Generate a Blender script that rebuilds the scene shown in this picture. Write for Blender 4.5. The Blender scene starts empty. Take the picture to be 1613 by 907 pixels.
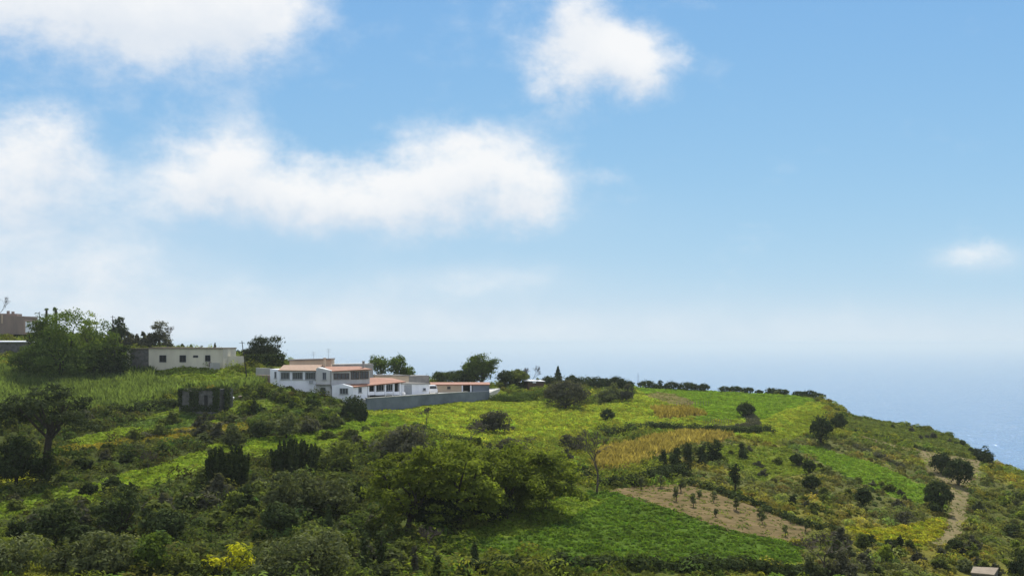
import bpy, math, random
import numpy as np
from mathutils import Vector
R = math.radians
SC = bpy.context.scene
COL = SC.collection
random.seed(7)
RNG = np.random.default_rng(11)

# ------------------------------------------------------------------ camera geometry (metres; eye at the origin, sea 120 m below)
F, CX, HZ = 1947.0, 806.5, 540.0
SEA = -120.0
def ray(u, v, Y):
    return np.array([(u - CX) / F * Y, Y, -(v - HZ) / F * Y])

# ------------------------------------------------------------------ small helpers
def tag(o, label=None, cat=None, group=None, kind=None):
    if label: o['label'] = label
    if cat: o['category'] = cat
    if group: o['group'] = group
    if kind: o['kind'] = kind
    return o
def empty(name, loc, rz=0.0):
    o = bpy.data.objects.new(name, None); COL.objects.link(o)
    o.location = loc; o.rotation_euler = (0, 0, rz); o.empty_display_size = 0.3
    return o
def mesh_np(name, V, faces, nper):
    """V (n,3), faces (m,nper) -> mesh"""
    me = bpy.data.meshes.new(name)
    V = np.asarray(V, np.float32); faces = np.asarray(faces, np.int32)
    me.vertices.add(len(V)); me.vertices.foreach_set('co', V.ravel())
    me.loops.add(faces.size); me.loops.foreach_set('vertex_index', faces.ravel())
    me.polygons.add(len(faces))
    me.polygons.foreach_set('loop_start', np.arange(0, faces.size, nper, dtype=np.int32))
    me.polygons.foreach_set('loop_total', np.full(len(faces), nper, np.int32))
    me.update(calc_edges=True); me.validate()
    return me
def link(name, me, mat, parent=None, loc=None):
    o = bpy.data.objects.new(name, me); COL.objects.link(o)
    if mat is not None and not me.materials: me.materials.append(mat)
    if parent is not None: o.parent = parent
    if loc is not None: o.location = loc
    return o

class MB:
    def __init__(self): self.v = []; self.f = []
    def add(self, vs, fs):
        n = len(self.v); self.v += [tuple(map(float, p)) for p in vs]; self.f += [tuple(i + n for i in f) for f in fs]; return self
    def prism(self, front, ext):
        """front: polygon (3D points), ext: vector; closed solid"""
        n = len(front); e = np.array(ext, float)
        vs = [np.array(p, float) for p in front] + [np.array(p, float) + e for p in front]
        fs = [tuple(range(n)), tuple(range(2 * n - 1, n - 1, -1))]
        fs += [(i, i + n, (i + 1) % n + n, (i + 1) % n) for i in range(n)]
        return self.add(vs, fs)
    def box(self, c, size, rz=0.0):
        cx, cy, cz = c; sx, sy, sz = [s / 2 for s in size]; ca, sa = math.cos(rz), math.sin(rz)
        pts = [(cx + x * ca - y * sa, cy + x * sa + y * ca, cz + z) for z in (-sz, sz) for (x, y) in ((-sx, -sy), (sx, -sy), (sx, sy), (-sx, sy))]
        return self.add(pts, [(3, 2, 1, 0), (4, 5, 6, 7), (0, 1, 5, 4), (1, 2, 6, 5), (2, 3, 7, 6), (3, 0, 4, 7)])
    def tube(self, pts, radii, sides=6):
        pts = [np.array(p, float) for p in pts]; rings = []
        for i, p in enumerate(pts):
            d = pts[min(i + 1, len(pts) - 1)] - pts[max(i - 1, 0)]
            d /= (np.linalg.norm(d) + 1e-9)
            a = np.cross(d, (0.3, 0.9, 0.1) if abs(d[2]) > .9 else (0, 0, 1)); a /= np.linalg.norm(a) + 1e-9; b = np.cross(d, a)
            rings.append([p + radii[i] * (math.cos(t) * a + math.sin(t) * b) for t in [2 * math.pi * k / sides for k in range(sides)]])
        vs = [q for r in rings for q in r]; fs = []
        for i in range(len(pts) - 1):
            for k in range(sides):
                k2 = (k + 1) % sides
                fs.append((i * sides + k, i * sides + k2, (i + 1) * sides + k2, (i + 1) * sides + k))
        fs.append(tuple(range(sides - 1, -1, -1))); fs.append(tuple(range((len(pts) - 1) * sides, len(pts) * sides)))
        return self.add(vs, fs)
    def build(self, name, mat, parent=None, bevel=0.0):
        me = bpy.data.meshes.new(name); me.from_pydata(self.v, [], self.f); me.update()
        import bmesh
        bm = bmesh.new(); bm.from_mesh(me); bmesh.ops.recalc_face_normals(bm, faces=bm.faces)
        if bevel: bmesh.ops.bevel(bm, geom=list(bm.edges), offset=bevel, segments=1, affect='EDGES')
        bm.to_mesh(me); bm.free()
        return link(name, me, mat, parent)

# ------------------------------------------------------------------ noise on the CPU
_LAT = np.random.default_rng(5).random((256, 256))
def vnoise(x, y):
    x = np.asarray(x, float); y = np.asarray(y, float)
    xi = np.floor(x).astype(int); yi = np.floor(y).astype(int); fx = x - xi; fy = y - yi
    fx = fx * fx * (3 - 2 * fx); fy = fy * fy * (3 - 2 * fy)
    g = lambda a, b: _LAT[a & 255, b & 255]
    return (g(xi, yi) * (1 - fx) + g(xi + 1, yi) * fx) * (1 - fy) + (g(xi, yi + 1) * (1 - fx) + g(xi + 1, yi + 1) * fx) * fy
def fbm(x, y, o=3):
    s = 0; a = .5; t = 0
    for k in range(o):
        s = s + a * vnoise(x * 2 ** k + 17 * k, y * 2 ** k + 31 * k); t += a; a *= .5
    return s / t

# ------------------------------------------------------------------ materials
def newmat(name):
    m = bpy.data.materials.new(name); m.use_nodes = True; nt = m.node_tree; nt.nodes.clear()
    out = nt.nodes.new('ShaderNodeOutputMaterial'); return m, nt, out
def N(nt, t, **kw):
    n = nt.nodes.new(t)
    for k, v in kw.items():
        if k in ('ins',):
            for i, val in v.items(): n.inputs[i].default_value = val
        else: setattr(n, k, v)
    return n
def L(nt, a, b): nt.links.new(a, b)
def rgba(c): return (c[0], c[1], c[2], 1.0)

def mix_rgb(nt, fac, a, b, blend='MIX'):
    n = N(nt, 'ShaderNodeMix', data_type='RGBA', blend_type=blend)
    for s, x in ((n.inputs['Factor'], fac), (n.inputs['A'], a), (n.inputs['B'], b)):
        if hasattr(x, 'is_linked') or hasattr(x, 'links'): L(nt, x, s)
        else: s.default_value = rgba(x) if isinstance(x, (tuple, list)) and len(x) == 3 else x
    # colour sockets share names: pick the RGBA ones
    return n
def mixc(nt, fac, a, b, blend='MIX'):
    n = nt.nodes.new('ShaderNodeMix'); n.data_type = 'RGBA'; n.blend_type = blend
    def put(sock, x):
        if isinstance(x, bpy.types.NodeSocket): L(nt, x, sock)
        elif isinstance(x, (tuple, list)): sock.default_value = rgba(x)
        else: sock.default_value = x
    put(n.inputs[0], fac); put(n.inputs[6], a); put(n.inputs[7], b)
    return n.outputs[2]
def math_(nt, op, a, b=None, c=None, clamp=False):
    n = nt.nodes.new('ShaderNodeMath'); n.operation = op; n.use_clamp = clamp
    for i, x in enumerate((a, b, c)):
        if x is None: continue
        if isinstance(x, bpy.types.NodeSocket): L(nt, x, n.inputs[i])
        else: n.inputs[i].default_value = x
    return n.outputs[0]
def maprange(nt, x, a, b, c, d, smooth=False):
    n = nt.nodes.new('ShaderNodeMapRange'); n.clamp = True
    if smooth: n.interpolation_type = 'SMOOTHSTEP'
    L(nt, x, n.inputs[0])
    for i, v in zip((1, 2, 3, 4), (a, b, c, d)): n.inputs[i].default_value = v
    return n.outputs[0]

def leaf_mat(name, light, dark, trans=0.35, attr=False, transcol=None):
    m, nt, out = newmat(name)
    geo = N(nt, 'ShaderNodeNewGeometry'); oi = N(nt, 'ShaderNodeObjectInfo')
    nz = N(nt, 'ShaderNodeTexNoise', ins={'Scale': .75, 'Detail': 3.0}); L(nt, geo.outputs['Position'], nz.inputs['Vector'])
    f = math_(nt, 'ADD', math_(nt, 'MULTIPLY', geo.outputs['Random Per Island'], .5), math_(nt, 'MULTIPLY', maprange(nt, nz.outputs[0], .38, .62, 0, 1), .5))
    if attr:
        a = N(nt, 'ShaderNodeAttribute', attribute_name='cover')
        k = maprange(nt, f, 0, 1, .6, 1.35)
        col = mixc(nt, 1.0, a.outputs['Color'], k, 'MULTIPLY')
        cmb = N(nt, 'ShaderNodeCombineColor'); [L(nt, k, cmb.inputs[i]) for i in range(3)]
        col = mixc(nt, 1.0, a.outputs['Color'], cmb.outputs[0], 'MULTIPLY')
    else:
        col = mixc(nt, f, dark, light)
        k = maprange(nt, oi.outputs['Random'], 0, 1, .8, 1.2)
        cmb = N(nt, 'ShaderNodeCombineColor'); [L(nt, k, cmb.inputs[i]) for i in range(3)]
        col = mixc(nt, 1.0, col, cmb.outputs[0], 'MULTIPLY')
    d = N(nt, 'ShaderNodeBsdfDiffuse'); L(nt, col, d.inputs['Color'])
    t = N(nt, 'ShaderNodeBsdfTranslucent')
    tc = mixc(nt, 1.0, col, transcol or (1.25, 1.3, .55), 'MULTIPLY'); L(nt, tc, t.inputs['Color'])
    ms = N(nt, 'ShaderNodeMixShader'); ms.inputs[0].default_value = trans
    L(nt, d.outputs[0], ms.inputs[1]); L(nt, t.outputs[0], ms.inputs[2]); L(nt, ms.outputs[0], out.inputs['Surface'])
    return m
def plain_mat(name, c, c2=None, scale=1.0, rough=.8, spec=.3, bump=0.0, bscale=8.0, detail=5.0, streak=False, metal=0.0):
    m, nt, out = newmat(name)
    p = N(nt, 'ShaderNodeBsdfPrincipled'); p.inputs['Roughness'].default_value = rough; p.inputs['Specular IOR Level'].default_value = spec
    p.inputs['Metallic'].default_value = metal
    geo = N(nt, 'ShaderNodeNewGeometry')
    vec = geo.outputs['Position']
    if streak:
        mp = N(nt, 'ShaderNodeMapping'); mp.inputs['Scale'].default_value = (1, 1, .22); L(nt, vec, mp.inputs['Vector']); vec = mp.outputs[0]
    nz = N(nt, 'ShaderNodeTexNoise', ins={'Scale': scale, 'Detail': detail, 'Roughness': .62}); L(nt, vec, nz.inputs['Vector'])
    col = mixc(nt, maprange(nt, nz.outputs[0], .35, .68, 0, 1), c, c2 or tuple(x * .8 for x in c)); L(nt, col, p.inputs['Base Color'])
    if bump:
        n2 = N(nt, 'ShaderNodeTexNoise', ins={'Scale': bscale, 'Detail': 4.0}); L(nt, geo.outputs['Position'], n2.inputs['Vector'])
        b = N(nt, 'ShaderNodeBump', ins={'Strength': bump, 'Distance': .1}); L(nt, n2.outputs[0], b.inputs['Height']); L(nt, b.outputs[0], p.inputs['Normal'])
    L(nt, p.outputs[0], out.inputs['Surface']); return m
def furrow(m, ang, scale):
    nt = m.node_tree; p = [n for n in nt.nodes if n.type == 'BSDF_PRINCIPLED'][0]; geo = [n for n in nt.nodes if n.type == 'NEW_GEOMETRY'][0]
    mp = N(nt, 'ShaderNodeMapping'); mp.inputs['Rotation'].default_value = (0, 0, ang); L(nt, geo.outputs['Position'], mp.inputs['Vector'])
    w = N(nt, 'ShaderNodeTexWave', ins={'Scale': scale, 'Distortion': 2.2, 'Detail': 3.0, 'Detail Scale': 1.5}); L(nt, mp.outputs[0], w.inputs['Vector'])
    b = N(nt, 'ShaderNodeBump', ins={'Strength': .3, 'Distance': .18}); L(nt, w.outputs['Fac'], b.inputs['Height'])
    old = p.inputs['Normal'].links[0].from_socket if p.inputs['Normal'].is_linked else None
    if old: L(nt, old, b.inputs['Normal'])
    L(nt, b.outputs[0], p.inputs['Normal'])
def tile_mat(name, c, c2):
    m, nt, out = newmat(name)
    p = N(nt, 'ShaderNodeBsdfPrincipled'); p.inputs['Roughness'].default_value = .8; p.inputs['Specular IOR Level'].default_value = .25
    geo = N(nt, 'ShaderNodeNewGeometry')
    nz = N(nt, 'ShaderNodeTexNoise', ins={'Scale': 1.3, 'Detail': 6.0, 'Roughness': .7}); L(nt, geo.outputs['Position'], nz.inputs['Vector'])
    col = mixc(nt, maprange(nt, nz.outputs[0], .35, .68, 0, 1), c, c2); L(nt, col, p.inputs['Base Color'])
    w = N(nt, 'ShaderNodeTexWave', ins={'Scale': 1.2, 'Distortion': .4}); w.bands_direction = 'X'; L(nt, geo.outputs['Position'], w.inputs['Vector'])
    b = N(nt, 'ShaderNodeBump', ins={'Strength': .6, 'Distance': .08}); L(nt, w.outputs['Fac'], b.inputs['Height']); L(nt, b.outputs[0], p.inputs['Normal'])
    L(nt, p.outputs[0], out.inputs['Surface']); return m
def glass_mat():
    m, nt, out = newmat('window_glass')
    p = N(nt, 'ShaderNodeBsdfPrincipled'); p.inputs['Base Color'].default_value = (.035, .04, .048, 1); p.inputs['Roughness'].default_value = .12
    L(nt, p.outputs[0], out.inputs['Surface']); return m

M = dict(
    olive=leaf_mat('olive_leaves', (.135, .15, .065), (.055, .068, .03), .25),
    dark=leaf_mat('dark_leaves', (.062, .082, .03), (.020, .030, .012), .18),
    green=leaf_mat('green_leaves', (.12, .165, .035), (.05, .08, .02), .3),
    mimosa=leaf_mat('feathery_leaves', (.195, .235, .034), (.075, .10, .02), .42),
    yellow=leaf_mat('yellow_blossom', (.56, .52, .025), (.22, .25, .03), .35),
    grey=leaf_mat('grey_leaves', (.10, .10, .065), (.055, .056, .038), .25),
    pine=leaf_mat('pine_needles', (.055, .07, .034), (.026, .034, .017), .2),
    scrubleaf=leaf_mat('scrub_leaves', (.14, .165, .04), (.055, .07, .022), .35),
    cover=leaf_mat('ground_cover', None, None, .42, attr=True),
    bark=plain_mat('bark', (.055, .046, .037), (.035, .03, .025), 3, .95, .0),
    twig=plain_mat('bare_twigs', (.11, .092, .075), (.065, .055, .045), 3, .95, .0),
    dullwhite=plain_mat('grey_whitewash', (.56, .56, .54), (.44, .44, .43), .6, .9, .1, streak=True),
    white=plain_mat('whitewash', (.84, .86, .89), (.72, .74, .78), .5, .85, .2, streak=True),
    cream=plain_mat('cream_plaster', (.60, .57, .45), (.47, .44, .35), .5, .85, .2, streak=True),
    greywall=plain_mat('grey_plaster', (.40, .40, .37), (.28, .28, .26), .7, .9, .2, streak=True),
    beige=plain_mat('beige_plaster', (.56, .44, .31), (.47, .37, .27), .6, .9, .2, streak=True),
    pink=plain_mat('pinkish_plaster', (.28, .215, .175), (.21, .165, .14), .6, .9, .2, streak=True),
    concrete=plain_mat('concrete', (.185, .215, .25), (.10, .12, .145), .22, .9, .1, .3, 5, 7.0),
    concrete_light=plain_mat('pale_concrete', (.22, .18, .13), (.15, .125, .09), 1.2, .9, .2, .3, 6),
    stone=plain_mat('rubble_stone', (.15, .147, .138), (.07, .068, .062), 1.6, .95, .1, .8, 3.5),
    terracotta=tile_mat('terracotta_tiles', (.26, .11, .062), (.17, .075, .045)),
    salmon=tile_mat('salmon_tiles', (.27, .175, .115), (.20, .125, .08)),
    rooffelt=plain_mat('grey_roofing', (.25, .24, .22), (.17, .16, .15), .7, .9, .2),
    brownwood=plain_mat('brown_wood', (.11, .06, .04), (.07, .04, .03), 2, .7, .3),
    greyframe=plain_mat('grey_frame', (.33, .35, .37), (.28, .3, .32), 2, .6, .3),
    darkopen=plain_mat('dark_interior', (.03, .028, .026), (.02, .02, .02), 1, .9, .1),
    blueshutter=plain_mat('blue_shutter', (.05, .06, .08), (.04, .05, .07), 2, .7, .3),
    paint=plain_mat('white_car_paint', (.78, .78, .78), (.74, .74, .74), 1, .25, .5),
    rubber=plain_mat('rubber', (.025, .025, .025), None, 2, .8, .2),
    metal=plain_mat('grey_metal', (.3, .3, .3), (.22, .22, .22), 3, .5, .5, metal=.6),
    soil=plain_mat('ploughed_soil', (.15, .112, .058), (.08, .065, .03), .4, 1.0, 0.0, .9, 1.6, 8),
    soilbrown=plain_mat('brown_soil', (.125, .095, .045), (.10, .10, .032), .6, 1.0, 0.0, .9, 1.6, 8),
    path=plain_mat('dirt_track', (.17, .135, .075), (.12, .11, .05), .5, 1.0, 0.0, .6, 2.5, 8),
    plastic=plain_mat('white_plastic', (.8, .8, .8), (.75, .75, .75), 1, .4, .4),
    glass=glass_mat(),
)

furrow(M['soil'], R(64), .22); furrow(M['soilbrown'], R(60), .25)

# ------------------------------------------------------------------ terrain: profiles (depth, sight-line row) across the view
COLS = {
 -300: [(88,950),(98,900),(118,840),(150,745),(180,690),(205,650),(235,600),(270,550),(320,500)],
 0:    [(86,950),(95,907),(115,850),(145,752),(178,690),(205,650),(232,603),(262,560),(310,515)],
 150:  [(86,950),(95,907),(115,845),(145,755),(178,695),(203,655),(230,610),(255,575),(300,530)],
 300:  [(86,950),(94,907),(114,840),(146,755),(176,695),(200,660),(225,615),(242,575),(285,550)],
 430:  [(86,950),(93,907),(113,835),(148,745),(178,695),(202,655),(226,609),(245,582),(280,563)],
 520:  [(86,950),(93,907),(113,832),(148,745),(178,690),(205,660),(227,628),(245,610),(280,590)],
 580:  [(86,950),(93,907),(113,832),(148,745),(180,690),(205,668),(225,650),(250,624),(285,597)],
 680:  [(86,950),(93,907),(112,835),(148,745),(185,690),(215,662),(241,641),(262,624),(290,603)],
 770:  [(86,950),(94,907),(112,838),(148,752),(190,690),(225,655),(256,632),(275,620),(300,606)],
 860:  [(86,952),(95,907),(112,842),(150,755),(195,690),(232,655),(262,632),(285,618),(310,607)],
 940:  [(86,955),(97,907),(113,848),(158,768),(200,695),(235,660),(268,635),(295,620),(325,609)],
 1040: [(88,960),(100,907),(115,858),(160,763),(202,695),(240,660),(272,635),(298,622),(332,612)],
 1150: [(90,965),(104,907),(125,850),(168,765),(206,702),(242,665),(274,640),(300,628),(332,617)],
 1230: [(94,965),(110,907),(135,845),(175,765),(208,708),(240,672),(270,646),(298,632),(328,621)],
 1300: [(98,968),(116,907),(142,840),(180,762),(208,715),(235,682),(262,656),(285,641),(306,629)],
 1340: [(100,970),(120,907),(146,840),(180,768),(206,722),(230,692),(255,672),(278,662),(298,652)],
 1400: [(104,975),(126,907),(150,845),(180,780),(202,742),(224,715),(248,692),(272,676),(296,664)],
 1460: [(108,978),(131,907),(154,850),(180,796),(200,762),(220,735),(240,712),(262,694),(286,675)],
 1510: [(110,980),(136,907),(157,855),(180,808),(198,775),(214,750),(230,730),(250,710),(272,690)],
 1560: [(112,982),(140,907),(160,860),(180,822),(196,792),(210,770),(224,752),(238,738),(254,725)],
 1613: [(114,985),(145,907),(163,866),(180,834),(194,808),(206,788),(218,770),(230,756),(243,742)],
 1900: [(120,990),(145,930),(160,900),(175,870),(188,850),(200,832),(210,820),(222,812),(232,805)],
 2600: [(125,1010),(145,960),(160,940),(175,920),(188,905),(200,895),(210,890),(222,885),(232,880)],
}
DU = 4.0
UG = np.arange(-480, 2181, DU)
YG = np.concatenate([np.arange(-40, 84, 4.0), np.arange(84, 345, .75), np.arange(346, 480, 4.0)])
def build_table():
    us = sorted(COLS); A = np.array([COLS[u] for u in us], float)          # (k,9,2)
    Yc = np.stack([np.interp(UG, us, A[:, j, 0]) for j in range(9)], 1)
    Vc = np.stack([np.interp(UG, us, A[:, j, 1]) for j in range(9)], 1)
    ker = np.exp(-np.linspace(-2, 2, 11) ** 2); ker /= ker.sum()
    def blur(a):
        p = np.pad(a, (5, 5), 'edge'); return np.convolve(p, ker, 'valid')
    for j in range(9): Yc[:, j] = blur(Yc[:, j]); Vc[:, j] = blur(Vc[:, j])
    Z = np.zeros((len(UG), len(YG)))
    for i in range(len(UG)):
        z = -(Vc[i] - HZ) / F * Yc[i]
        ys = np.concatenate([[-40, -6, 0, 4, 12, 45], Yc[i]]); zs = np.concatenate([[-1.0, -1.65, -1.75, -2.5, -5.2, -11.6], z])
        prof = np.interp(YG, ys, zs)
        m = YG > Yc[i, -1]; d = YG[m] - Yc[i, -1]
        prof[m] = np.maximum(z[-1] - .22 * d - .02 * d ** 2, SEA - 6)
        Z[i] = prof
    k2 = np.exp(-np.linspace(-1.6, 1.6, 9) ** 2); k2 /= k2.sum()
    m = (YG > 84) & (YG < 345); idx = np.where(m)[0]
    for i in range(len(UG)):
        p = np.pad(Z[i, idx], (4, 4), 'edge'); Z[i, idx] = np.convolve(p, k2, 'valid')
    # relief: rough old terraces, softer on the tended plots
    Yf = np.maximum(YG, 60.0)
    X = (UG[:, None] - CX) / F * Yf[None, :]; Y = np.broadcast_to(YG[None, :], X.shape)
    fade = np.clip((Y - 80) / 20, 0, 1) * np.clip((480 - Y) / 60, 0, 1)
    Z += fade * ((fbm(X / 14, Y / 14, 2) - .5) * 1.1 + (fbm(X / 3.4 + 9, Y / 3.4, 3) - .5) * .55)
    return X, Y, Z
XT, YT, ZT = build_table()
def zt(u, Y):
    """height of the ground at view column u and depth Y (arrays)"""
    u = np.atleast_1d(np.asarray(u, float)); Y = np.atleast_1d(np.asarray(Y, float))
    fi = np.clip((u - UG[0]) / DU, 0, len(UG) - 1.001); i = fi.astype(int); a = fi - i
    j = np.clip(np.searchsorted(YG, Y) - 1, 0, len(YG) - 2); b = np.clip((Y - YG[j]) / (YG[j + 1] - YG[j]), 0, 1)
    return (ZT[i, j] * (1 - a) + ZT[i + 1, j] * a) * (1 - b) + (ZT[i, j + 1] * (1 - a) + ZT[i + 1, j + 1] * a) * b
_YS = np.arange(85.5, 340, .25)
def ground(u, v):
    """first ground point met by the sight line of column u, row v"""
    z = zt(np.full_like(_YS, u), _YS); vv = HZ - F * z / _YS
    k = np.argmax(vv <= v) if (vv <= v).any() else int(np.argmin(vv))
    Y = _YS[k]; return np.array([(u - CX) / F * Y, Y, z[k]])

# ------------------------------------------------------------------ land cover
def inpoly(px, py, poly):
    px = np.asarray(px); py = np.asarray(py); c = np.zeros(px.shape, bool); n = len(poly)
    for i in range(n):
        x0, y0 = poly[i]; x1, y1 = poly[(i + 1) % n]
        if y0 == y1: continue
        t = ((y0 > py) != (y1 > py)) & (px < (x1 - x0) * (py - y0) / (y1 - y0) + x0); c ^= t
    return c
BR, GR = (.25, .295, .042), (.09, .15, .024)
COVER = [ # polygon, colour, type
 ([(1040,700),(1200,690),(1330,690),(1620,760),(1620,910),(1280,910),(1260,860),(1080,765)], (.135,.145,.05), 'scrub'),
 ([(1480,790),(1620,760),(1620,910),(1500,910)], (.115,.13,.038), 'scrub'),
 ([(-60,640),(200,650),(400,612),(560,640),(600,690),(700,720),(640,915),(-60,915)], (.068,.084,.026), 'scrub'),  # dark olive scrub, darkened further to put deeper shade into its colour
 ([(-60,580),(120,592),(200,577),(330,580),(420,605),(400,616),(300,613),(200,652),(-60,655)], (.115,.155,.05), 'cane'),
 ([(240,576),(345,580),(425,602),(330,610),(240,602)], (.17,.22,.035), 'grass'),
 ([(565,664),(578,640),(680,628),(785,616),(860,634),(860,650),(680,656),(578,662)], BR, 'grass'),
 ([(572,657),(578,655),(680,648),(772,640),(860,644),(940,640),(1000,625),(1000,612),(1110,616),(1260,626),(1300,640),(1260,660),(1230,690),(1180,690),(960,674),(900,690),(820,702),(740,694),(700,690),(660,672)], BR, 'rough'),
 ([(1000,610),(1260,622),(1290,630),(1200,660),(1100,665),(1090,640),(1010,620)], (.16,.25,.03), 'grass'),
 ([(700,700),(900,690),(960,705),(930,740),(900,735),(800,715)], (.17,.2,.035), 'rough'),
 ([(385,690),(440,688),(520,676),(580,655),(620,652),(650,672),(600,668),(520,688),(420,708),(390,708)], (.17,.245,.03), 'grass'),
 ([(90,782),(200,745),(322,708),(335,735),(260,757),(160,795)], (.185,.25,.032), 'grass'),
 ([(85,707),(160,695),(220,688),(350,664),(405,658),(395,674),(220,702),(100,714)], (.22,.185,.03), 'grass'),
 ([(-60,800),(60,778),(110,765),(100,782),(20,812),(-60,830)], (.16,.22,.032), 'grass'),
 ([(330,700),(420,706),(520,690),(600,672),(640,676),(560,700),(460,720),(340,722)], (.185,.245,.032), 'grass'),
 ([(215,658),(300,640),(420,628),(520,640),(545,655),(440,650),(330,655),(230,672)], (.16,.21,.034), 'grass'),
 ([(110,690),(230,668),(330,655),(345,664),(220,684),(120,702)], (.185,.245,.032), 'grass'),
 ([(400,800),(470,830),(560,836),(650,800),(690,850),(560,870),(430,850)], (.09,.115,.032), 'scrub'),
 ([(1090,700),(1240,705),(1300,740),(1200,760)], (.16,.2,.034), 'grass'),
 ([(180,668),(300,650),(345,660),(260,680)], (.10,.15,.035), 'grass'),
 ([(-40,748),(72,742),(78,766),(-40,772)], (.24,.25,.03), 'grass'),
 ([(-40,840),(60,815),(100,830),(20,870),(-40,870)], (.12,.15,.03), 'grass'),
 ([(-40,884),(60,888),(130,896),(130,915),(-40,915)], (.19,.2,.035), 'grass'),
 ([(690,852),(800,808),(900,778),(965,772),(1270,866),(1255,893),(1100,890),(1000,886),(850,877),(740,868)], GR, 'grass'),
 ([(700,848),(800,810),(900,782),(960,786),(900,815),(800,850)], (.15,.205,.032), 'grass'),
 ([(1240,698),(1290,703),(1400,740),(1490,780),(1490,802),(1430,790),(1340,755)], (.15,.23,.032), 'grass'),
 ([(1330,832),(1420,830),(1480,815),(1492,835),(1450,862),(1370,852)], (.27,.27,.03), 'rough'),
 ([(1175,692),(1230,680),(1260,655),(1290,640),(1305,655),(1275,682),(1220,702)], (.2,.24,.032), 'grass'),
 ([(1325,658),(1400,664),(1540,698),(1565,730),(1470,702),(1340,674)], (.11,.135,.035), 'grass'),
 ([(925,740),(955,708),(1050,686),(1130,682),(1165,690),(1085,700),(1045,716),(990,738)], (.25,.195,.065), 'dry'),
 ([(1030,645),(1080,642),(1110,655),(1040,660)], (.22,.17,.05), 'dry'),
]
SOILS = {
 'plot': [(958,773),(1000,766),(1080,763),(1150,785),(1275,832),(1262,857),(1150,836),(1050,800)],
 'strip': [(1003,621),(1035,618),(1065,622),(1098,634),(1085,641),(1055,637),(1025,629)],
 'track': [(1492,760),(1528,762),(1524,800),(1512,836),(1490,860),(1468,860),(1486,835),(1500,800)],
 'lane': [(1350,684),(1400,698),(1450,712),(1447,715),(1390,700)],
 'yard': [(1440,706),(1482,715),(1542,725),(1545,752),(1500,767),(1475,757),(1458,738)],
}
def px_of(X, Y, Z): return CX + F * X / Y, HZ - F * Z / Y
def cover(u, v, X, Y):
    """albedo and type index for ground points"""
    n1 = fbm(X / 5, Y / 5, 3); n2 = fbm(X / 5 + 40, Y / 5 + 7, 3)
    uu = u + (n1 - .5) * 16; vv = v + (n2 - .5) * 7
    base = np.array((.115, .14, .03))
    col = np.broadcast_to(base, u.shape + (3,)).copy()
    nl = fbm(X / 16 + 3, Y / 16, 2)[..., None]
    col = col * (.75 + .5 * nl) + np.array((.06, .065, 0)) * np.clip(nl - .5, 0, 1) * 1.4
    typ = np.zeros(u.shape, int)
    names = ['scrub', 'grass', 'cane', 'dry', 'soil', 'rough']
    for poly, c, t in COVER:
        m = inpoly(uu, vv, poly); col[m] = c; typ[m] = names.index(t)
    for poly in SOILS.values():
        m = inpoly(u + (n1 - .5) * 6, v + (n2 - .5) * 3, poly); col[m] = (.16, .115, .06); typ[m] = 4
    yl = (np.clip(fbm(X / 10 + 50, Y / 10 + 20, 3) - .5, 0, .2) / .2 * (u > 1040) * ((typ == 0)))[..., None]
    col = col * (1 - .6 * yl) + np.array((.25, .225, .035)) * .6 * yl
    mott = fbm(X / 2.2 + 11, Y / 2.2 + 5, 3)[..., None]
    col = col * (.72 + .56 * mott)
    return col, typ

def color_attr(me, col):
    a = me.color_attributes.new('cover', 'FLOAT_COLOR', 'POINT')
    buf = np.ones((len(col), 4), np.float32); buf[:, :3] = col; a.data.foreach_set('color', buf.ravel())

def make_terrain():
    nu, ny = XT.shape
    V = np.stack([XT, YT, ZT], -1).reshape(-1, 3)
    i = np.arange(nu - 1)[:, None]; j = np.arange(ny - 1)[None, :]
    q = np.stack([i * ny + j, (i + 1) * ny + j, (i + 1) * ny + j + 1, i * ny + j + 1], -1).reshape(-1, 4)
    me = mesh_np('terrain', V, q, 4)
    Ys = np.maximum(YT, 60); u = CX + F * XT / Ys; v = HZ - F * ZT / Ys
    col, typ = cover(u.ravel(), v.ravel(), XT.ravel(), YT.ravel())
    cliff = (YT.ravel() > 346); col[cliff] = (.11, .1, .06)
    color_attr(me, col)
    me.polygons.foreach_set('use_smooth', np.ones(len(q), bool))
    m, nt, out = newmat('terrain_ground')
    p = N(nt, 'ShaderNodeBsdfPrincipled'); p.inputs['Roughness'].default_value = 1.0; p.inputs['Specular IOR Level'].default_value = 0.0
    a = N(nt, 'ShaderNodeAttribute', attribute_name='cover'); geo = N(nt, 'ShaderNodeNewGeometry')
    nz = N(nt, 'ShaderNodeTexNoise', ins={'Scale': 1.6, 'Detail': 6.0, 'Roughness': .7}); L(nt, geo.outputs['Position'], nz.inputs['Vector'])
    k = maprange(nt, nz.outputs[0], .3, .7, .4, .85)
    cmb = N(nt, 'ShaderNodeCombineColor'); [L(nt, k, cmb.inputs[x]) for x in range(3)]
    L(nt, mixc(nt, 1.0, a.outputs['Color'], cmb.outputs[0], 'MULTIPLY'), p.inputs['Base Color'])
    b = N(nt, 'ShaderNodeBump', ins={'Strength': .8, 'Distance': .35}); L(nt, nz.outputs[0], b.inputs['Height']); L(nt, b.outputs[0], p.inputs['Normal'])
    L(nt, p.outputs[0], out.inputs['Surface'])
    tag(link('terrain', me, m), 'green coastal hillside of old terraces falling to the sea', 'hillside', kind='structure')
make_terrain()

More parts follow.
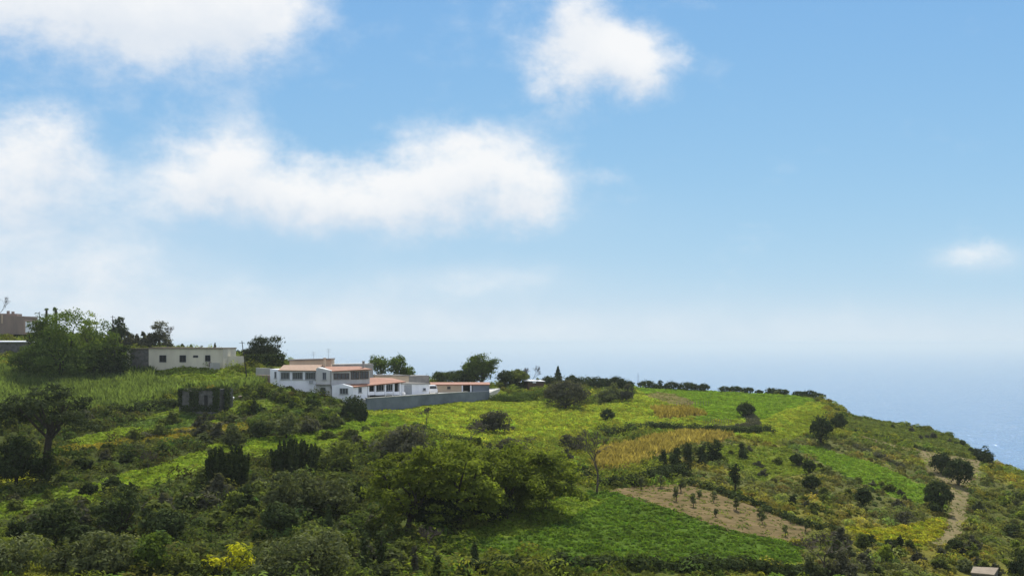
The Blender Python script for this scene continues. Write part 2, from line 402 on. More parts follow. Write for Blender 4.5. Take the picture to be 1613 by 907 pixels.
def drape(name, polys, mat, label, cat, lift=.05, du=1.0, dy=.35):
    """a sheet of ground laid over the terrain inside image-space outlines, as one mesh"""
    us = [p[0] for poly in polys for p in poly]; vs = [p[1] for poly in polys for p in poly]
    Ys = [ground(u, v)[1] for poly in polys for (u, v) in poly]
    ug = np.arange(min(us) - 3, max(us) + 3, du); yg = np.arange(min(Ys) - 3, max(Ys) + 3, dy)
    U, Y = np.meshgrid(ug, yg, indexing='ij'); X = (U - CX) / F * Y
    Z = zt(U.ravel(), Y.ravel()).reshape(U.shape); Vp = HZ - F * Z / Y
    jit = (fbm(X / 1.5, Y / 1.5, 2) - .5)
    ok = np.zeros(U.shape, bool)
    for poly in polys: ok |= inpoly(U + jit * 12 + (fbm(X / 5, Y / 5, 2) - .5) * 12, Vp + jit * 7, poly)
    c = ok[:-1, :-1] & ok[1:, :-1] & ok[1:, 1:] & ok[:-1, 1:]
    idx = np.arange(U.size).reshape(U.shape)
    q = np.stack([idx[:-1, :-1], idx[1:, :-1], idx[1:, 1:], idx[:-1, 1:]], -1)[c]
    used, inv = np.unique(q, return_inverse=True)
    Vv = np.stack([X, Y, Z + lift + (fbm(X / .9, Y / .9, 2) - .4) * .10], -1).reshape(-1, 3)[used]
    me = mesh_np(name, Vv, inv.reshape(-1, 4), 4)
    return tag(link(name, me, mat), label, cat, kind='structure')
drape('ploughed_field', [SOILS['plot']], M['soil'], 'bare tan ploughed plot with young trees', 'field')
drape('ploughed_strip', [SOILS['strip']], M['soilbrown'], 'brown ploughed strip near the crest of the ridge', 'field')
drape('dirt_path', [SOILS['yard'], SOILS['track'], SOILS['lane']], M['path'], 'brown dirt track winding down the right slope past dark trees', 'path', du=.8)

# ------------------------------------------------------------------ sea
def make_sea():
    v = []; xs = [-60000, -9000, -1500, 1500, 9000, 60000]; ys = [-300, 200, 1500, 9000, 60000]
    mb = MB()
    for y in ys:
        for x in xs: mb.v.append((x, y, SEA))
    n = len(xs)
    for j in range(len(ys) - 1):
        for i in range(n - 1): mb.f.append((j * n + i, j * n + i + 1, (j + 1) * n + i + 1, (j + 1) * n + i))
    m, nt, out = newmat('sea_water')
    p = N(nt, 'ShaderNodeBsdfPrincipled'); p.inputs['Base Color'].default_value = (.008, .10, .25, 1); p.inputs['Roughness'].default_value = .22
    p.inputs['IOR'].default_value = 1.33
    geo = N(nt, 'ShaderNodeNewGeometry')
    mp = N(nt, 'ShaderNodeMapping'); mp.inputs['Scale'].default_value = (1, .5, 1); L(nt, geo.outputs['Position'], mp.inputs['Vector'])
    n1 = N(nt, 'ShaderNodeTexNoise', ins={'Scale': .22, 'Detail': 5.0, 'Roughness': .65}); L(nt, mp.outputs[0], n1.inputs['Vector'])
    n2 = N(nt, 'ShaderNodeTexNoise', ins={'Scale': .03, 'Detail': 2.0}); L(nt, mp.outputs[0], n2.inputs['Vector'])
    h = math_(nt, 'ADD', n1.outputs[0], math_(nt, 'MULTIPLY', n2.outputs[0], 1.5))
    b = N(nt, 'ShaderNodeBump', ins={'Strength': 1.0, 'Distance': 1.7}); L(nt, h, b.inputs['Height']); L(nt, b.outputs[0], p.inputs['Normal'])
    mq = N(nt, 'ShaderNodeMapping'); mq.inputs['Scale'].default_value = (.30, .035, 1); L(nt, geo.outputs['Position'], mq.inputs['Vector'])
    n3 = N(nt, 'ShaderNodeTexNoise', ins={'Scale': 1.0, 'Detail': 2.0, 'Roughness': .7}); L(nt, mq.outputs[0], n3.inputs['Vector'])
    L(nt, maprange(nt, n3.outputs[0], .56, .66, .06, .34), p.inputs['Roughness'])          # wind-ruffled cat's paws
    L(nt, p.outputs[0], out.inputs['Surface'])
    tag(mb.build('sea', m), 'calm blue sea glittering towards the hazy horizon', 'sea', kind='structure')
make_sea()

# ------------------------------------------------------------------ foliage
def quads(P, Nn, S, el=1.0, rng=RNG):
    """leaf quads: centres, normals, half-size -> verts, faces"""
    n = len(P); Nn = Nn / (np.linalg.norm(Nn, axis=1, keepdims=True) + 1e-9)
    t = rng.normal(size=(n, 3)); t -= (t * Nn).sum(1, keepdims=True) * Nn; t /= np.linalg.norm(t, axis=1, keepdims=True) + 1e-9
    b = np.cross(Nn, t); S = np.asarray(S).reshape(-1, 1)
    a = t * S * el; c = b * S / el
    V = np.stack([P - a * 1.15, P - c * .8 + a * .1, P + a * 1.15, P + c * .8 - a * .1], 1).reshape(-1, 3)
    return V, np.arange(n * 4).reshape(-1, 4)
def sph(n, rng): 
    d = rng.normal(size=(n, 3)); return d / np.linalg.norm(d, axis=1, keepdims=True)
def lobe_leaves(lobes, s, cov, rng, up=.25, ragged=.22):
    Ps, Ns = [], []
    for c, r in lobes:
        r = np.asarray(r, float); area = 4 * math.pi * (np.prod(r) ** (2 / 3))
        n = max(8, int(cov * area / (s * s * 3.0)))
        d = sph(n, rng); k = 1 - .45 * rng.random((n, 1)) ** 1.6 + ragged * rng.normal(size=(n, 1)) * .6
        Ps.append(np.asarray(c) + d * r * k); Ns.append(d / r * r.min() + rng.normal(size=(n, 3)) * .33 + np.array([0, 0, up]))
    P = np.concatenate(Ps); Nn = np.concatenate(Ns)
    return P, Nn, s * rng.uniform(.55, 1.25, len(P))
def round_lobes(h, w, cb, rng, n=18, flat=1.0, fill=.68):
    z0 = cb * h; r = np.array([w / 2, w / 2, (h - z0) / 2]); m = int(rng.integers(4, 7)); out = []
    for j in range(m):
        k = rng.uniform(.42, .66); a = 6.283 * j / m + rng.uniform(-.5, .5); q = (1 - k) * rng.uniform(.55, 1.05)
        R_ = r * k * np.array([1, 1, rng.uniform(.9, 1.15)])
        if cb > .1: R_[2] = r[2] * rng.uniform(.55, .8)
        if j == 0: q *= .25; R_[2] = r[2] * .85
        top = h * (1 - .22 * q * rng.random() - (.0 if j == 0 else rng.uniform(0, .22)))
        c = np.array([q * r[0] * math.cos(a), q * r[1] * math.sin(a), max(top - R_[2], z0 + R_[2] * .6) if cb > .1 else z0 + R_[2] * rng.uniform(.75, 1.0) + (0 if j else .1 * h)])
        if j == 0 and cb <= .1: R_[2] = r[2] * .95; c[2] = z0 + r[2]
        for i in range(max(5, n // 2)):
            d = sph(1, rng)[0]
            if d[2] < -.3: d[2] *= -.7
            e = rng.uniform(.24, .42) * min(R_[0], R_[2] * 1.3)
            out.append((c + d * R_ * rng.uniform(.6, .95), np.array([e * rng.uniform(.9, 1.35), e * rng.uniform(.9, 1.35), e * flat * rng.uniform(.7, 1.05)])))
        out.append((c, R_ * fill))
    return out
def crown_points(kind, h, w, s, rng):
    if kind == 'round': return lobe_leaves(round_lobes(h, w, .07, rng, 26), s, 1.6, rng, ragged=.3)
    if kind == 'bush': return lobe_leaves([(c - np.array([0, 0, .08 * h]), r) for c, r in round_lobes(h * 1.02, w, 0, rng, 20)], s, 1.5, rng)
    if kind == 'open': return lobe_leaves(round_lobes(h, w, .08, rng, 34, .8, .55), s, 1.25, rng, ragged=.4)
    if kind == 'leafy': return lobe_leaves(round_lobes(h, w, .11, rng, 26, .9, .8), s, 1.5, rng, ragged=.34)
    if kind == 'dense':
        c = np.array([0, 0, h * .48]); r = np.array([w / 2, w / 2, h * .52]); lb = [(c, r * .86)]
        for i in range(30):
            d = sph(1, rng)[0]; d[2] = abs(d[2]) - .3; lb.append((c + d * r * rng.uniform(.68, .9), np.array([1.1, 1.1, .9]) * rng.uniform(.16, .3) * min(r)))
        return lobe_leaves(lb, s, 1.5, rng, ragged=.2)
    if kind == 'dome':
        lb = [(np.array([0, 0, h * .45]), np.array([w / 2, w / 2, h * .55]))] + [(np.array([math.cos(t) * w * .36, math.sin(t) * w * .36, h * .3]), np.array([w * .2, w * .2, h * .3])) for t in np.arange(0, 6.2, .9)]
        return lobe_leaves(lb, s, 3.2, rng, ragged=.06)
    if kind == 'mimosa':
        lb = []
        for i in range(80):
            a = rng.uniform(0, 6.283); rr = w / 2 * math.sqrt(rng.random()) * .95
            zt_ = h * (1 - .6 * (rr / (w / 2)) ** 2.4) * rng.uniform(.1, 1.0) ** .55
            R_ = w * rng.uniform(.06, .12); lb.append((np.array([rr * math.cos(a), rr * math.sin(a), max(zt_, .1 * h)]), np.array([R_ * 1.3, R_ * 1.3, R_ * .55])))
        P, Nn, S = lobe_leaves(lb, s, 1.6, rng, up=.5, ragged=.35); return P, Nn, S
    if kind == 'spiky':
        Ps, Ns = [], []; k = max(10, int(w * w * 2.1))
        for i in range(k):
            a = rng.uniform(0, 6.283); q = math.sqrt(rng.random()); rr = q * w / 2 * .9
            top = h * rng.uniform(.7, 1.0) * (1 - .28 * q ** 3); R_ = rng.uniform(.28, .5)
            n = int(top * 2.2 * R_ / (s * s) * 1.0); zz = top * rng.random(n) ** .9; t = zz / top
            ang = rng.uniform(0, 6.283, n); ra = R_ * (1 - t ** 2.2) * np.sqrt(rng.random(n) * .8 + .2) + .03
            Ps.append(np.stack([rr * math.cos(a) * (.75 + .25 * t) + ra * np.cos(ang), rr * math.sin(a) * (.75 + .25 * t) + ra * np.sin(ang), zz], 1))
            Ns.append(np.stack([np.cos(ang), np.sin(ang), np.full(n, .25)], 1) + rng.normal(size=(n, 3)) * .4)
        P = np.concatenate(Ps); return P, np.concatenate(Ns), s * rng.uniform(.6, 1.15, len(P))
    if kind == 'column':
        k = 9; lb = [(np.array([rng.normal() * w * .1, rng.normal() * w * .1, h * (i + .6) / k * .97]), np.array([1, 1, 1.1]) * w * rng.uniform(.3, .48) * (1.05 - .45 * (i / k) ** 2)) for i in range(k)]
        return lobe_leaves(lb, s, 1.5, rng)
    if kind == 'conifer':
        n = int(2.6 * w * h / (s * s)); t = rng.random(n) ** 1.35; z = h * (.06 + .94 * t); ang = rng.uniform(0, 6.283, n)
        wh = .72 + .28 * np.sin(z / h * 40 + ang * 2); ra = w / 2 * (1 - t) * wh * np.sqrt(.25 + .75 * rng.random(n)) + .04
        P = np.stack([ra * np.cos(ang), ra * np.sin(ang), z], 1); return P, np.stack([np.cos(ang), np.sin(ang), np.full(n, .6)], 1) + rng.normal(size=(n, 3)) * .4, s * rng.uniform(.6, 1.2, n)
    if kind == 'umbrella':
        lb = []
        for i in range(74):
            a = rng.uniform(0, 6.283); q = math.sqrt(rng.random()); rr = q * w / 2 * .93
            lb.append((np.array([rr * math.cos(a), rr * math.sin(a), h * (.95 - .3 * q ** 2 + rng.normal() * .05 - .12 * (rng.random() < .3))]), np.array([w * .075, w * .075, h * .04]) * rng.uniform(.6, 1.5)))
        return lobe_leaves(lb, s, 1.05, rng, up=.3, ragged=.5)
    if kind == 'sapling':
        lb = [(np.array([rng.normal() * w * .12, rng.normal() * w * .12, h * (.42 + .5 * i / 5)]), np.array([1, 1, 1]) * w * rng.uniform(.24, .36)) for i in range(6)]
        return lobe_leaves(lb, s, 1.0, rng)
def trunk_mesh(kind, h, w, rng):
    mb = MB(); V3 = lambda x, y, z: np.array([x, y, z], float)
    fork = {'umbrella': .68, 'round': .28, 'open': .3, 'mimosa': .2, 'sapling': .35, 'leafy': .22, 'dome': .1, 'dense': .1, 'bush': .12, 'spiky': .1, 'column': .9, 'conifer': .95}[kind] * h
    r0 = max(.04, .028 * h + .012 * w); ln = rng.normal(size=2) * .04 * h
    mb.tube([V3(0, 0, -.4), V3(ln[0] * .3, ln[1] * .3, fork * .5), V3(ln[0], ln[1], fork)], [r0 * 1.25, r0 * .95, r0 * .75], 7)
    if kind in ('column', 'conifer'): return mb
    for i in range({'umbrella': 11, 'spiky': 8}.get(kind, 7)):
        a = 6.283 * i / 7 + rng.uniform(0, .7); q = rng.uniform(.4, .8) * w / 2
        z1 = h * (rng.uniform(.78, .88) if kind == 'umbrella' else rng.uniform(.55, .82))
        e = V3(q * math.cos(a), q * math.sin(a), z1); s = V3(ln[0], ln[1], fork * rng.uniform(.85, 1.0)) * (rng.uniform(.62, 1.0) if kind == 'umbrella' else 1.0); mid = s + (e - s) * .5 + V3(*(rng.normal(size=3) * .04 * w))
        k_ = .42 if kind == 'umbrella' else .6; mb.tube([s, mid, e], [r0 * k_, r0 * k_ * .65, r0 * .14], 5)
    return mb
def bare_mesh(h, w, rng, thick=.95, depth=6):
    """leafless tree: trunk builder and twig builder"""
    tr, tw = MB(), MB(); r0 = max(.07, .022 * h) * thick
    def grow(p, d, l, r, k):
        d = d / np.linalg.norm(d); q = p + d * l * .5 + rng.normal(size=3) * l * .05; e = p + d * l
        (tr if k < 2 else tw).tube([p, q, e], [r, r * .85, max(r * .68, .02)], 6 if k < 2 else 3)
        if k >= depth: return
        for i in range(2 if k == 0 else (3 if rng.random() < .65 else 2)):
            nd = d + rng.normal(size=3) * (.5 if k else .42) * np.array([w / h * 1.35, w / h * 1.35, .55]); nd[2] += .12
            grow(e - d * l * rng.uniform(0, .3) * (k > 0), nd, l * rng.uniform(.62, .86), max(r * .6, .022), k + 1)
    grow(np.array([0, 0, -.2]), np.array([rng.normal() * .06, rng.normal() * .06, 1.0]), h * .33, r0, 0)
    V = np.array(tr.v + tw.v); top = V[:, 2].max(); k = h / top; wid = np.percentile(np.abs(V[:, :2]), 98) * 2; kw = np.clip(w / wid, .5, 1.6)
    for mb in (tr, tw): mb.v = [(x * kw, y * kw, z * k) for x, y, z in mb.v]
    return tr, tw

def place(u, vt, vb, Y=None):
    if Y is None: P = ground(u, vb); h = (vb - vt) / F * P[1]
    else:
        z = zt(u, Y)[0]; P = np.array([(u - CX) / F * Y, Y, z]); h = -(vt - HZ) / F * Y - z
    return P, h
_seed = [100]
def plant(kind, u, vt, vb, wpx, mat, label, name='tree', cat='tree', group=None, Y=None, leaf=None):
    _seed[0] += 1; rng = np.random.default_rng(_seed[0])
    P, h = place(u, vt, vb, Y); w = wpx / F * P[1]; h = max(h, .6)
    root = tag(empty(name, P), label, cat, group)
    if kind == 'bare':
        tr, tw = bare_mesh(h, w, rng); tr.build('trunk', M['twig'], root); tw.build('twigs', M['twig'], root); return root
    s = leaf or (.15 if P[1] < 150 else .19)
    Pp, Nn, S = crown_points(kind, h, w, s, rng)
    if kind in ('round', 'bush', 'open', 'mimosa', 'leafy'):                   # true to its height and spread
        ex = np.percentile(np.abs(Pp[:, :2]), 97, axis=0); Pp[:, :2] *= (w / 2) / ex * 1.0; Pp[:, 2] *= h / np.percentile(Pp[:, 2], 99)
    Pp[:, 2] = np.maximum(Pp[:, 2], .02)
    V, q = quads(Pp, Nn, S, 1.25, rng)
    trunk_mesh(kind, h, w, rng).build('trunk', M['bark'], root)
    link('crown', mesh_np('crown', V, q, 4), M[mat], root)
    return root

# ------------------------------------------------------------------ hand-placed trees and shrubs (column, top row, base row, width: where each stands on the hillside)
B = 'bush'
G_RIDGE = 'dark trees in a row along the ridge skyline'
PL = [
 # far left hill
 ('bush',94,493,598,92,'green','largest tree on the left hill, loose green crown beside the dark hollow','tree','tree'),
 ('bush',62,505,594,76,'green','dense green tree left of the largest hilltop tree','tree','tree'),
 ('bush',150,513,592,82,'green','broad green tree beside the grey stone wall of the long cream house','tree','tree'),
 ('bush',183,541,594,48,'dark','dark shrub coloured for the shaded hollow at the left end of the long cream house','bush','bush'),  # its dark leaf colour stands for shade under the big hilltop tree
 ('column',88,481,560,12,'green','slim shoot standing highest above the big hilltop tree','tree','tree'),
 ('column',73,482,560,9,'green','thin stem with a small tuft on top, above the big hilltop tree','tree','tree'),
 ('open',140,494,560,34,'mimosa','feathery pale treetop poking out right of the big hilltop tree','tree','tree'),
 # lower left
 ('umbrella',72,612,756,168,'pine','tall dark umbrella pine with bare forked trunk at the left','umbrella_pine','pine tree'),
 ('round',26,690,766,70,'dark','dark tree left of the tall umbrella pine','tree','tree'),
 ('round',71,712,764,38,'dark','small dark tree with thin trunk right below the umbrella pine','tree','tree'),
 ('dense',30,814,852,42,'dark','round dark bush at the far left on yellowish grass','bush','bush'),
 ('open',88,790,862,70,'dark','large dark feathery tree above the olive bushes at lower left','tree','tree'),
 ('open',190,768,846,74,'dark','tall dark tree wrapped in creeper below the grassy bank','tree','tree'),
 ('dense',262,796,850,84,'dark','broad dark thicket right of the creeper-covered tree','bush','bush'),
 ('dense',128,822,862,60,'dark','dark shrub between the feathery tree and the creeper-covered tree','bush','bush'),
 (B,22,846,896,86,'olive','grey-green olive bush in the bottom left corner','olive_bush','bush'),
 (B,108,850,898,84,'olive','rounded olive bush second from the left along the bottom','olive_bush','bush'),
 (B,172,840,900,92,'olive','tall rounded olive bush with pale tufts, third along the bottom','olive_bush','bush'),
 ('round',243,843,903,58,'green','fresh green tree between olive bushes and yellow broom','tree','tree'),
 (B,368,858,900,74,'yellow','bright yellow flowering broom at the bottom','broom_bush','bush'),
 (B,330,876,900,34,'yellow','small yellow broom left of the bright yellow one','broom_bush','bush'),
 (B,290,868,902,52,'scrubleaf','pale scrubby bush left of the small yellow broom','bush','bush'),
 ('spiky',360,698,770,82,'dark','dark bristly evergreen clump, left one of two','evergreen_shrub','shrub'),
 ('spiky',465,688,750,88,'dark','dark bristly evergreen clump, right one of two','evergreen_shrub','shrub'),
 ('round',368,672,704,34,'olive','round olive tree behind the left bristly clump','olive_tree','tree'),
 ('dense',410,660,689,46,'dark','dark rounded bush left of the olives on the green strip','bush','bush'),
 ('round',451,654,690,42,'olive','largest olive tree on the bright green strip','olive_tree','tree'),
 ('round',486,658,682,34,'grey','grey olive tree in the middle of the green strip row','olive_tree','tree'),
 ('round',527,654,674,30,'olive','small round olive tree nearest the retaining wall','olive_tree','tree'),
 ('dome',558,622,664,39,'dark','dark dome of clipped ivy at the foot of the retaining wall','ivy_dome','shrub'),
 ('bare',233,708,748,28,'twig','thin leafless young tree on the grassy left bank','bare_tree','tree'),
 # below the villa and the gully
 (B,636,672,722,74,'grey','grey-green spreading bush below the green strip','bush','bush'),
 (B,540,696,736,66,'scrubleaf','loose scrubby bush right of the bristly clumps','bush','bush'),
 ('mimosa',642,706,842,118,'mimosa','feathery yellow-green tree at the left end of the thicket','mimosa_tree','tree'),
 ('mimosa',722,698,832,124,'mimosa','tallest feathery yellow-green tree in the thicket above the field','mimosa_tree','tree'),
 ('mimosa',796,702,816,120,'mimosa','feathery yellow-green tree behind the green field, middle of thicket','mimosa_tree','tree'),
 ('mimosa',858,712,802,120,'mimosa','smaller feathery tree beside the ivy-covered trunks','mimosa_tree','tree'),
 ('column',881,716,780,20,'dark','tall ivy-covered trunk at the right end of the thicket','ivy_clad_tree','tree'),
 ('column',897,736,780,17,'dark','shorter ivy-covered trunk at the right end of the thicket','ivy_clad_tree','tree'),
 ('dense',690,776,836,92,'dark','dark shaded bush at the foot of the feathery thicket','bush','bush'),
 ('dense',770,768,822,92,'dark','dark bush along the upper left edge of the green field','bush','bush'),
 ('dense',838,758,796,64,'dark','dark bush where the thicket meets the green field','bush','bush'),
 ('round',462,744,818,76,'olive','large olive-green tree in the gully below the bristly clumps','tree','tree'),
 ('dense',440,786,846,58,'dark','dark bush under the large gully tree','bush','bush'),
 ('open',528,756,812,68,'olive','pale grey-green tree with open crown in the gully','tree','tree'),
 ('conifer',518,796,850,32,'dark','dark pointed conifer in the gully','conifer','tree'),
 (B,476,842,908,142,'olive','very wide grey olive bush at the bottom','olive_bush','bush'),
 ('column',574,838,898,18,'dark','left one of twin dark ivy columns at the bottom','ivy_clad_tree','tree'),
 ('column',600,838,898,21,'dark','right one of twin dark ivy columns at the bottom','ivy_clad_tree','tree'),
 ('column',652,858,906,15,'grey','greyish ivy stump right of the twin columns','ivy_clad_tree','tree'),
 ('column',689,876,910,16,'dark','low dark stump near the bottom left of the green field','ivy_clad_tree','tree'),
 ('column',748,853,896,15,'dark','dark leaning ivy post at the lower edge of the green field','ivy_clad_tree','tree'),
 ('bare',674,826,874,44,'twig','small leafless tree left of the green field','bare_tree','tree'),
 # centre
 ('bare',940,676,776,74,'twig','tall leafless tree standing at the top corner of the green field','bare_tree','tree'),
 ('bare',832,686,720,58,'twig','leafless spreading tree above the feathery thicket','bare_tree','tree'),
 ('bare',742,664,700,52,'twig','leafless tree with slanting boughs on the yellow meadow','bare_tree','tree'),
 ('bare',672,640,672,24,'twig','small leafless tree below the retaining wall','bare_tree','tree'),
 ('open',777,648,684,58,'grey','grey twiggy bush on the meadow below the wall','bush','bush'),
 (B,897,686,708,48,'grey','brownish bush behind the tall leafless tree','bush','bush'),
 (B,797,690,708,40,'grey','low grey bush left of the spreading leafless tree','bush','bush'),
 ('dense',892,594,643,78,'grey','huge dark grey bush on the meadow below the ridge','bush','bush'),
 ('round',961,606,634,34,'olive','olive tree right of the huge grey bush','olive_tree','tree'),
 ('round',986,606,634,28,'grey','darker olive tree at the left end of the brown strip','olive_tree','tree'),
 ('dense',956,641,664,24,'dark','lone dark bush in the middle of the yellow meadow','bush','bush'),
 # row by the plot
 ('column',1044,708,736,15,'dark','leftmost of the dark shrubs below the ochre reeds','shrub','shrub'),
 ('column',1064,706,738,18,'dark','second dark shrub below the ochre reeds, close to the first','shrub','shrub'),
 ('column',1084,699,732,18,'dark','dark shrub in the middle of the row below the ochre reeds','shrub','shrub'),
 ('column',1106,700,734,18,'dark','fourth dark shrub below the ochre reeds','shrub','shrub'),
 ('bush',1126,696,728,24,'dark','broadest dark shrub at the right end of the row below the reeds','shrub','shrub'),
 ('column',1169,698,722,14,'dark','slim dark shrub alone right of the ochre reeds','shrub','shrub'),
 ('sapling',1158,734,776,24,'dark','narrow dark tree above the hedge of the ploughed plot','tree','tree'),
 # right slope
 ('dense',1175,630,658,30,'dark','round dark tree alone on the bright green ridge','tree','tree'),
 ('dense',1294,648,699,36,'dark','larger dark tree of the pair below the shoulder of the ridge','tree','tree'),
 ('dense',1322,646,678,26,'dark','smaller dark tree of the pair below the shoulder of the ridge','tree','tree'),
 ('dense',1255,713,732,22,'dark','dark bush left in the cluster of three on the right slope','bush','bush'),
 ('dense',1274,720,747,22,'dark','dark bush in the middle of the cluster on the right slope','bush','bush'),
 ('dense',1277,746,773,28,'dark','lowest dark bush of the cluster on the right slope','bush','bush'),
 ('dense',1360,763,798,28,'dark','lone dark green bush on the ochre slope','bush','bush'),
 (B,1249,781,797,10,'dark','tiny dark bush above the hedge on the ochre slope','bush','bush'),
 ('dense',1478,750,806,46,'dark','dark tree left of the dirt track where it bends','tree','tree'),
 ('dense',1473,791,809,20,'dark','small bush at the foot of the tree by the track bend','bush','bush'),
 ('dense',1510,716,764,44,'dark','big dark round tree on the bare earth beside the track','tree','tree'),
 ('dense',1483,708,746,34,'dark','dark tree behind the big round one beside the track','tree','tree'),
 ('dense',1505,846,868,26,'dark','dark bush right of the lower end of the track','bush','bush'),
 (B,1546,704,726,30,'dark','dark bush on the cliff edge above the sea','bush','bush'),
 (B,1558,716,734,16,'dark','small dark bush at the tip of the cliff edge','bush','bush'),
 (B,1530,856,878,26,'scrubleaf','grey-green bush above the concrete hut roof','bush','bush'),
 (B,1605,872,908,30,'dark','dark bush right of the concrete hut','bush','bush'),
 (B,1592,826,842,30,'dark','dark low bush high on the right edge slope','bush','bush'),
 ('bare',1300,834,912,92,'twig','wide twiggy leafless tree at the lower right corner of the ploughed plot','tree','tree'),
 (B,1322,868,912,66,'grey','grey-green bush under the wide twiggy leafless tree','bush','bush'),
 (B,1275,872,912,40,'olive','olive bush left of the wide twiggy leafless tree','bush','bush'),
 (B,1368,842,856,20,'dark','first small bush below the yellow flower patch','bush','bush'),
 (B,1402,850,866,20,'dark','second small bush below the yellow flower patch','bush','bush'),
 (B,1417,845,860,18,'dark','third small bush below the yellow flower patch','bush','bush'),
 (B,1418,805,824,44,'grey','flat brownish bush patch above the yellow flowers','bush','bush'),
]
for a in PL:
    plant(*a[:7], name=a[7], cat=a[8])
# skyline plants standing at or behind the crest: depth is given
SKY = [
 ('round',188,501,30,'dark',286,'dark tree beside the utility pole on the left skyline'),
 ('open',250,507,32,'grey',282,'twiggy tree rising over the left part of the long cream house'),
 ('bare',269,511,24,'twig',282,'leafless tree right beside the twiggy one over the cream house'),
 ('open',418,531,58,'pine',262,'dark umbrella pine behind the clipped hedge right of the cream house'),
 ('leafy',598,561,32,'green',272,'left one of two leafy green trees behind the villa'),
 ('leafy',626,561,28,'green',274,'right one of two leafy green trees behind the villa'),
 ('leafy',643,578,22,'green',274,'low green bush beside the two trees behind the villa'),
 ('leafy',758,560,52,'green',284,'tallest green tree behind the end of the retaining wall'),
 ('leafy',717,584,62,'dark',286,'dark spreading tree left of the tallest one behind the shed'),
 ('leafy',738,590,44,'dark',290,'dark shrub between the spreading tree and the tallest green tree'),
 ('leafy',796,584,24,'dark',290,'dark pointed shrub right of the tallest green tree'),
 ('leafy',814,583,40,'scrubleaf',295,'yellowish tree on the skyline right of the villa'),
 ('bare',838,575,26,'twig',296,'leafless tree on the skyline above the small shed'),
 ('conifer',879,577,32,'dark',306,'small pointed conifer sticking out of the skyline'),
 ('dense',864,590,29,'dark',302,'dark rounded tree left of the pointed conifer'),
 ('dense',902,588,26,'dark',308,'dark tree right of the pointed conifer'),
 ('dense',922,591,44,'dark',308,'broad dark tree on the skyline behind the huge grey bush'),
 ('dense',940,590,29,'dark',308,'tall dark tree in the middle of the dark skyline group'),
 ('dense',955,593,29,'dark',310,'dark tree left of the wider one by the thin pole'),
 ('dense',971,590,36,'dark',310,'wide dark tree left of the thin pole'),
 ('dense',988,597,26,'dark',312,'low dark tree nearest the thin pole'),
]
for k, u, vt, w, mt, Y, lab in SKY: plant(k, u, vt, 0, w, mt, lab, 'umbrella_pine' if k == 'umbrella' else ('conifer' if k == 'conifer' else ('bare_tree' if k == 'bare' else 'tree')), 'tree', Y=Y)
plant('bare', -6, 462, 0, 44, 'twig', 'leafless treetop reaching in at the left edge of the skyline', 'bare_tree', 'tree', Y=280)
RIDGE = [(1019,599,22),(1038,601,20),(1058,600,22),(1082,600,30),(1096,604,14),(1109,604,15),(1142,607,20),(1159,608,20),(1178,609,18),(1196,612,12),(1218,612,22),(1234,614,14),(1258,616,16),(1272,615,26),(1288,619,18)]
for u, vt, w in RIDGE:
    plant('dense' if u % 3 else 'bush', u, vt + 2 - u % 5, 0, w * (1.05 + .09 * (u % 6)), 'dark', 'small dark tree in the row along the bright green ridge skyline', 'ridge_tree', 'tree', G_RIDGE, Y=float(np.interp(u, [1000, 1230, 1300], [331, 326, 304])))
SAP = [(1010,750,772),(1041,748,767),(1073,752,776),(1065,766,790),(1101,772,785),(1092,778,799),(1124,774,792),(1160,784,804),(1127,802,814),(1197,800,818),(1201,808,826),(1237,826,845),(1269,822,837)]
for u, vt, vb in SAP:
    plant('sapling', u, vt, vb, (vb - vt) * .62, 'olive', 'young olive sapling standing in the tan ploughed plot', 'sapling', 'sapling', 'saplings in the ploughed plot')

# ------------------------------------------------------------------ hedges (one clipped or wild line each)
def hedge(name, pts, hpx, wm, mat, label, cat='hedge', step=.5, box=False):
    _seed[0] += 1; rng = np.random.default_rng(_seed[0]); P = []
    for (u, v) in pts: P.append(ground(u, v))
    P = np.array(P); lb = []; root = P.mean(0)
    for a, b in zip(P[:-1], P[1:]):
        L_ = np.linalg.norm(b - a); n = max(2, int(L_ / step))
        for t in np.linspace(0, 1, n, endpoint=False):
            q = a + (b - a) * t; q[0] += rng.normal() * wm * .22; q[1] += rng.normal() * wm * .22
            u = CX + F * q[0] / q[1]; q[2] = zt(u, q[1])[0]; hh = hpx / F * q[1] * (rng.uniform(.95, 1.02) if box else rng.uniform(.55, 1.05))
            lb.append((q + np.array([0, 0, hh * .45]) - root, np.array([wm * .5, wm * .5, hh * .55]) * np.array([rng.uniform(.8, 1.3), rng.uniform(.8, 1.3), 1])))
    Pp, Nn, S = lobe_leaves(lb, .17, .9, rng); V, q = quads(Pp, Nn, S, 1.2, rng)
    o = link(name, mesh_np(name, V, q, 4), M[mat], loc=root); return tag(o, label, cat)
hedge('hedge', [(1085,762),(1150,783),(1210,806),(1280,832),(1330,840)], 12, 1.4, 'dark', 'dark hedge along the upper edge of the tan ploughed plot')
hedge('hedge', [(905,742),(925,760),(985,766),(1020,756),(1085,745)], 18, 2.2, 'dark', 'dark bramble hedge between the green field and the ochre reeds')
hedge('hedge', [(956,686),(1000,678),(1050,676),(1100,680),(1150,682),(1205,680)], 13, 2.2, 'dark', 'dark bramble hedge above the ochre reeds')
hedge('hedge', [(1340,678),(1400,692),(1465,712)], 6, 1.1, 'dark', 'thin dark hedge between the track and the cliff strip')
hedge('hedge', [(1350,704),(1390,722),(1425,740)], 8, 1.4, 'grey', 'grey-green bramble line on the upper right slope')
hedge('hedge', [(745,900),(850,896),(960,896),(1090,900),(1230,904),(1290,908)], 22, 2.4, 'dark', 'dark scrub hedge along the bottom edge of the green field')
hedge('hedge', [(780,632),(805,634),(835,630),(855,628)], 16, 3.0, 'green', 'dark green bramble bank right of the retaining wall')
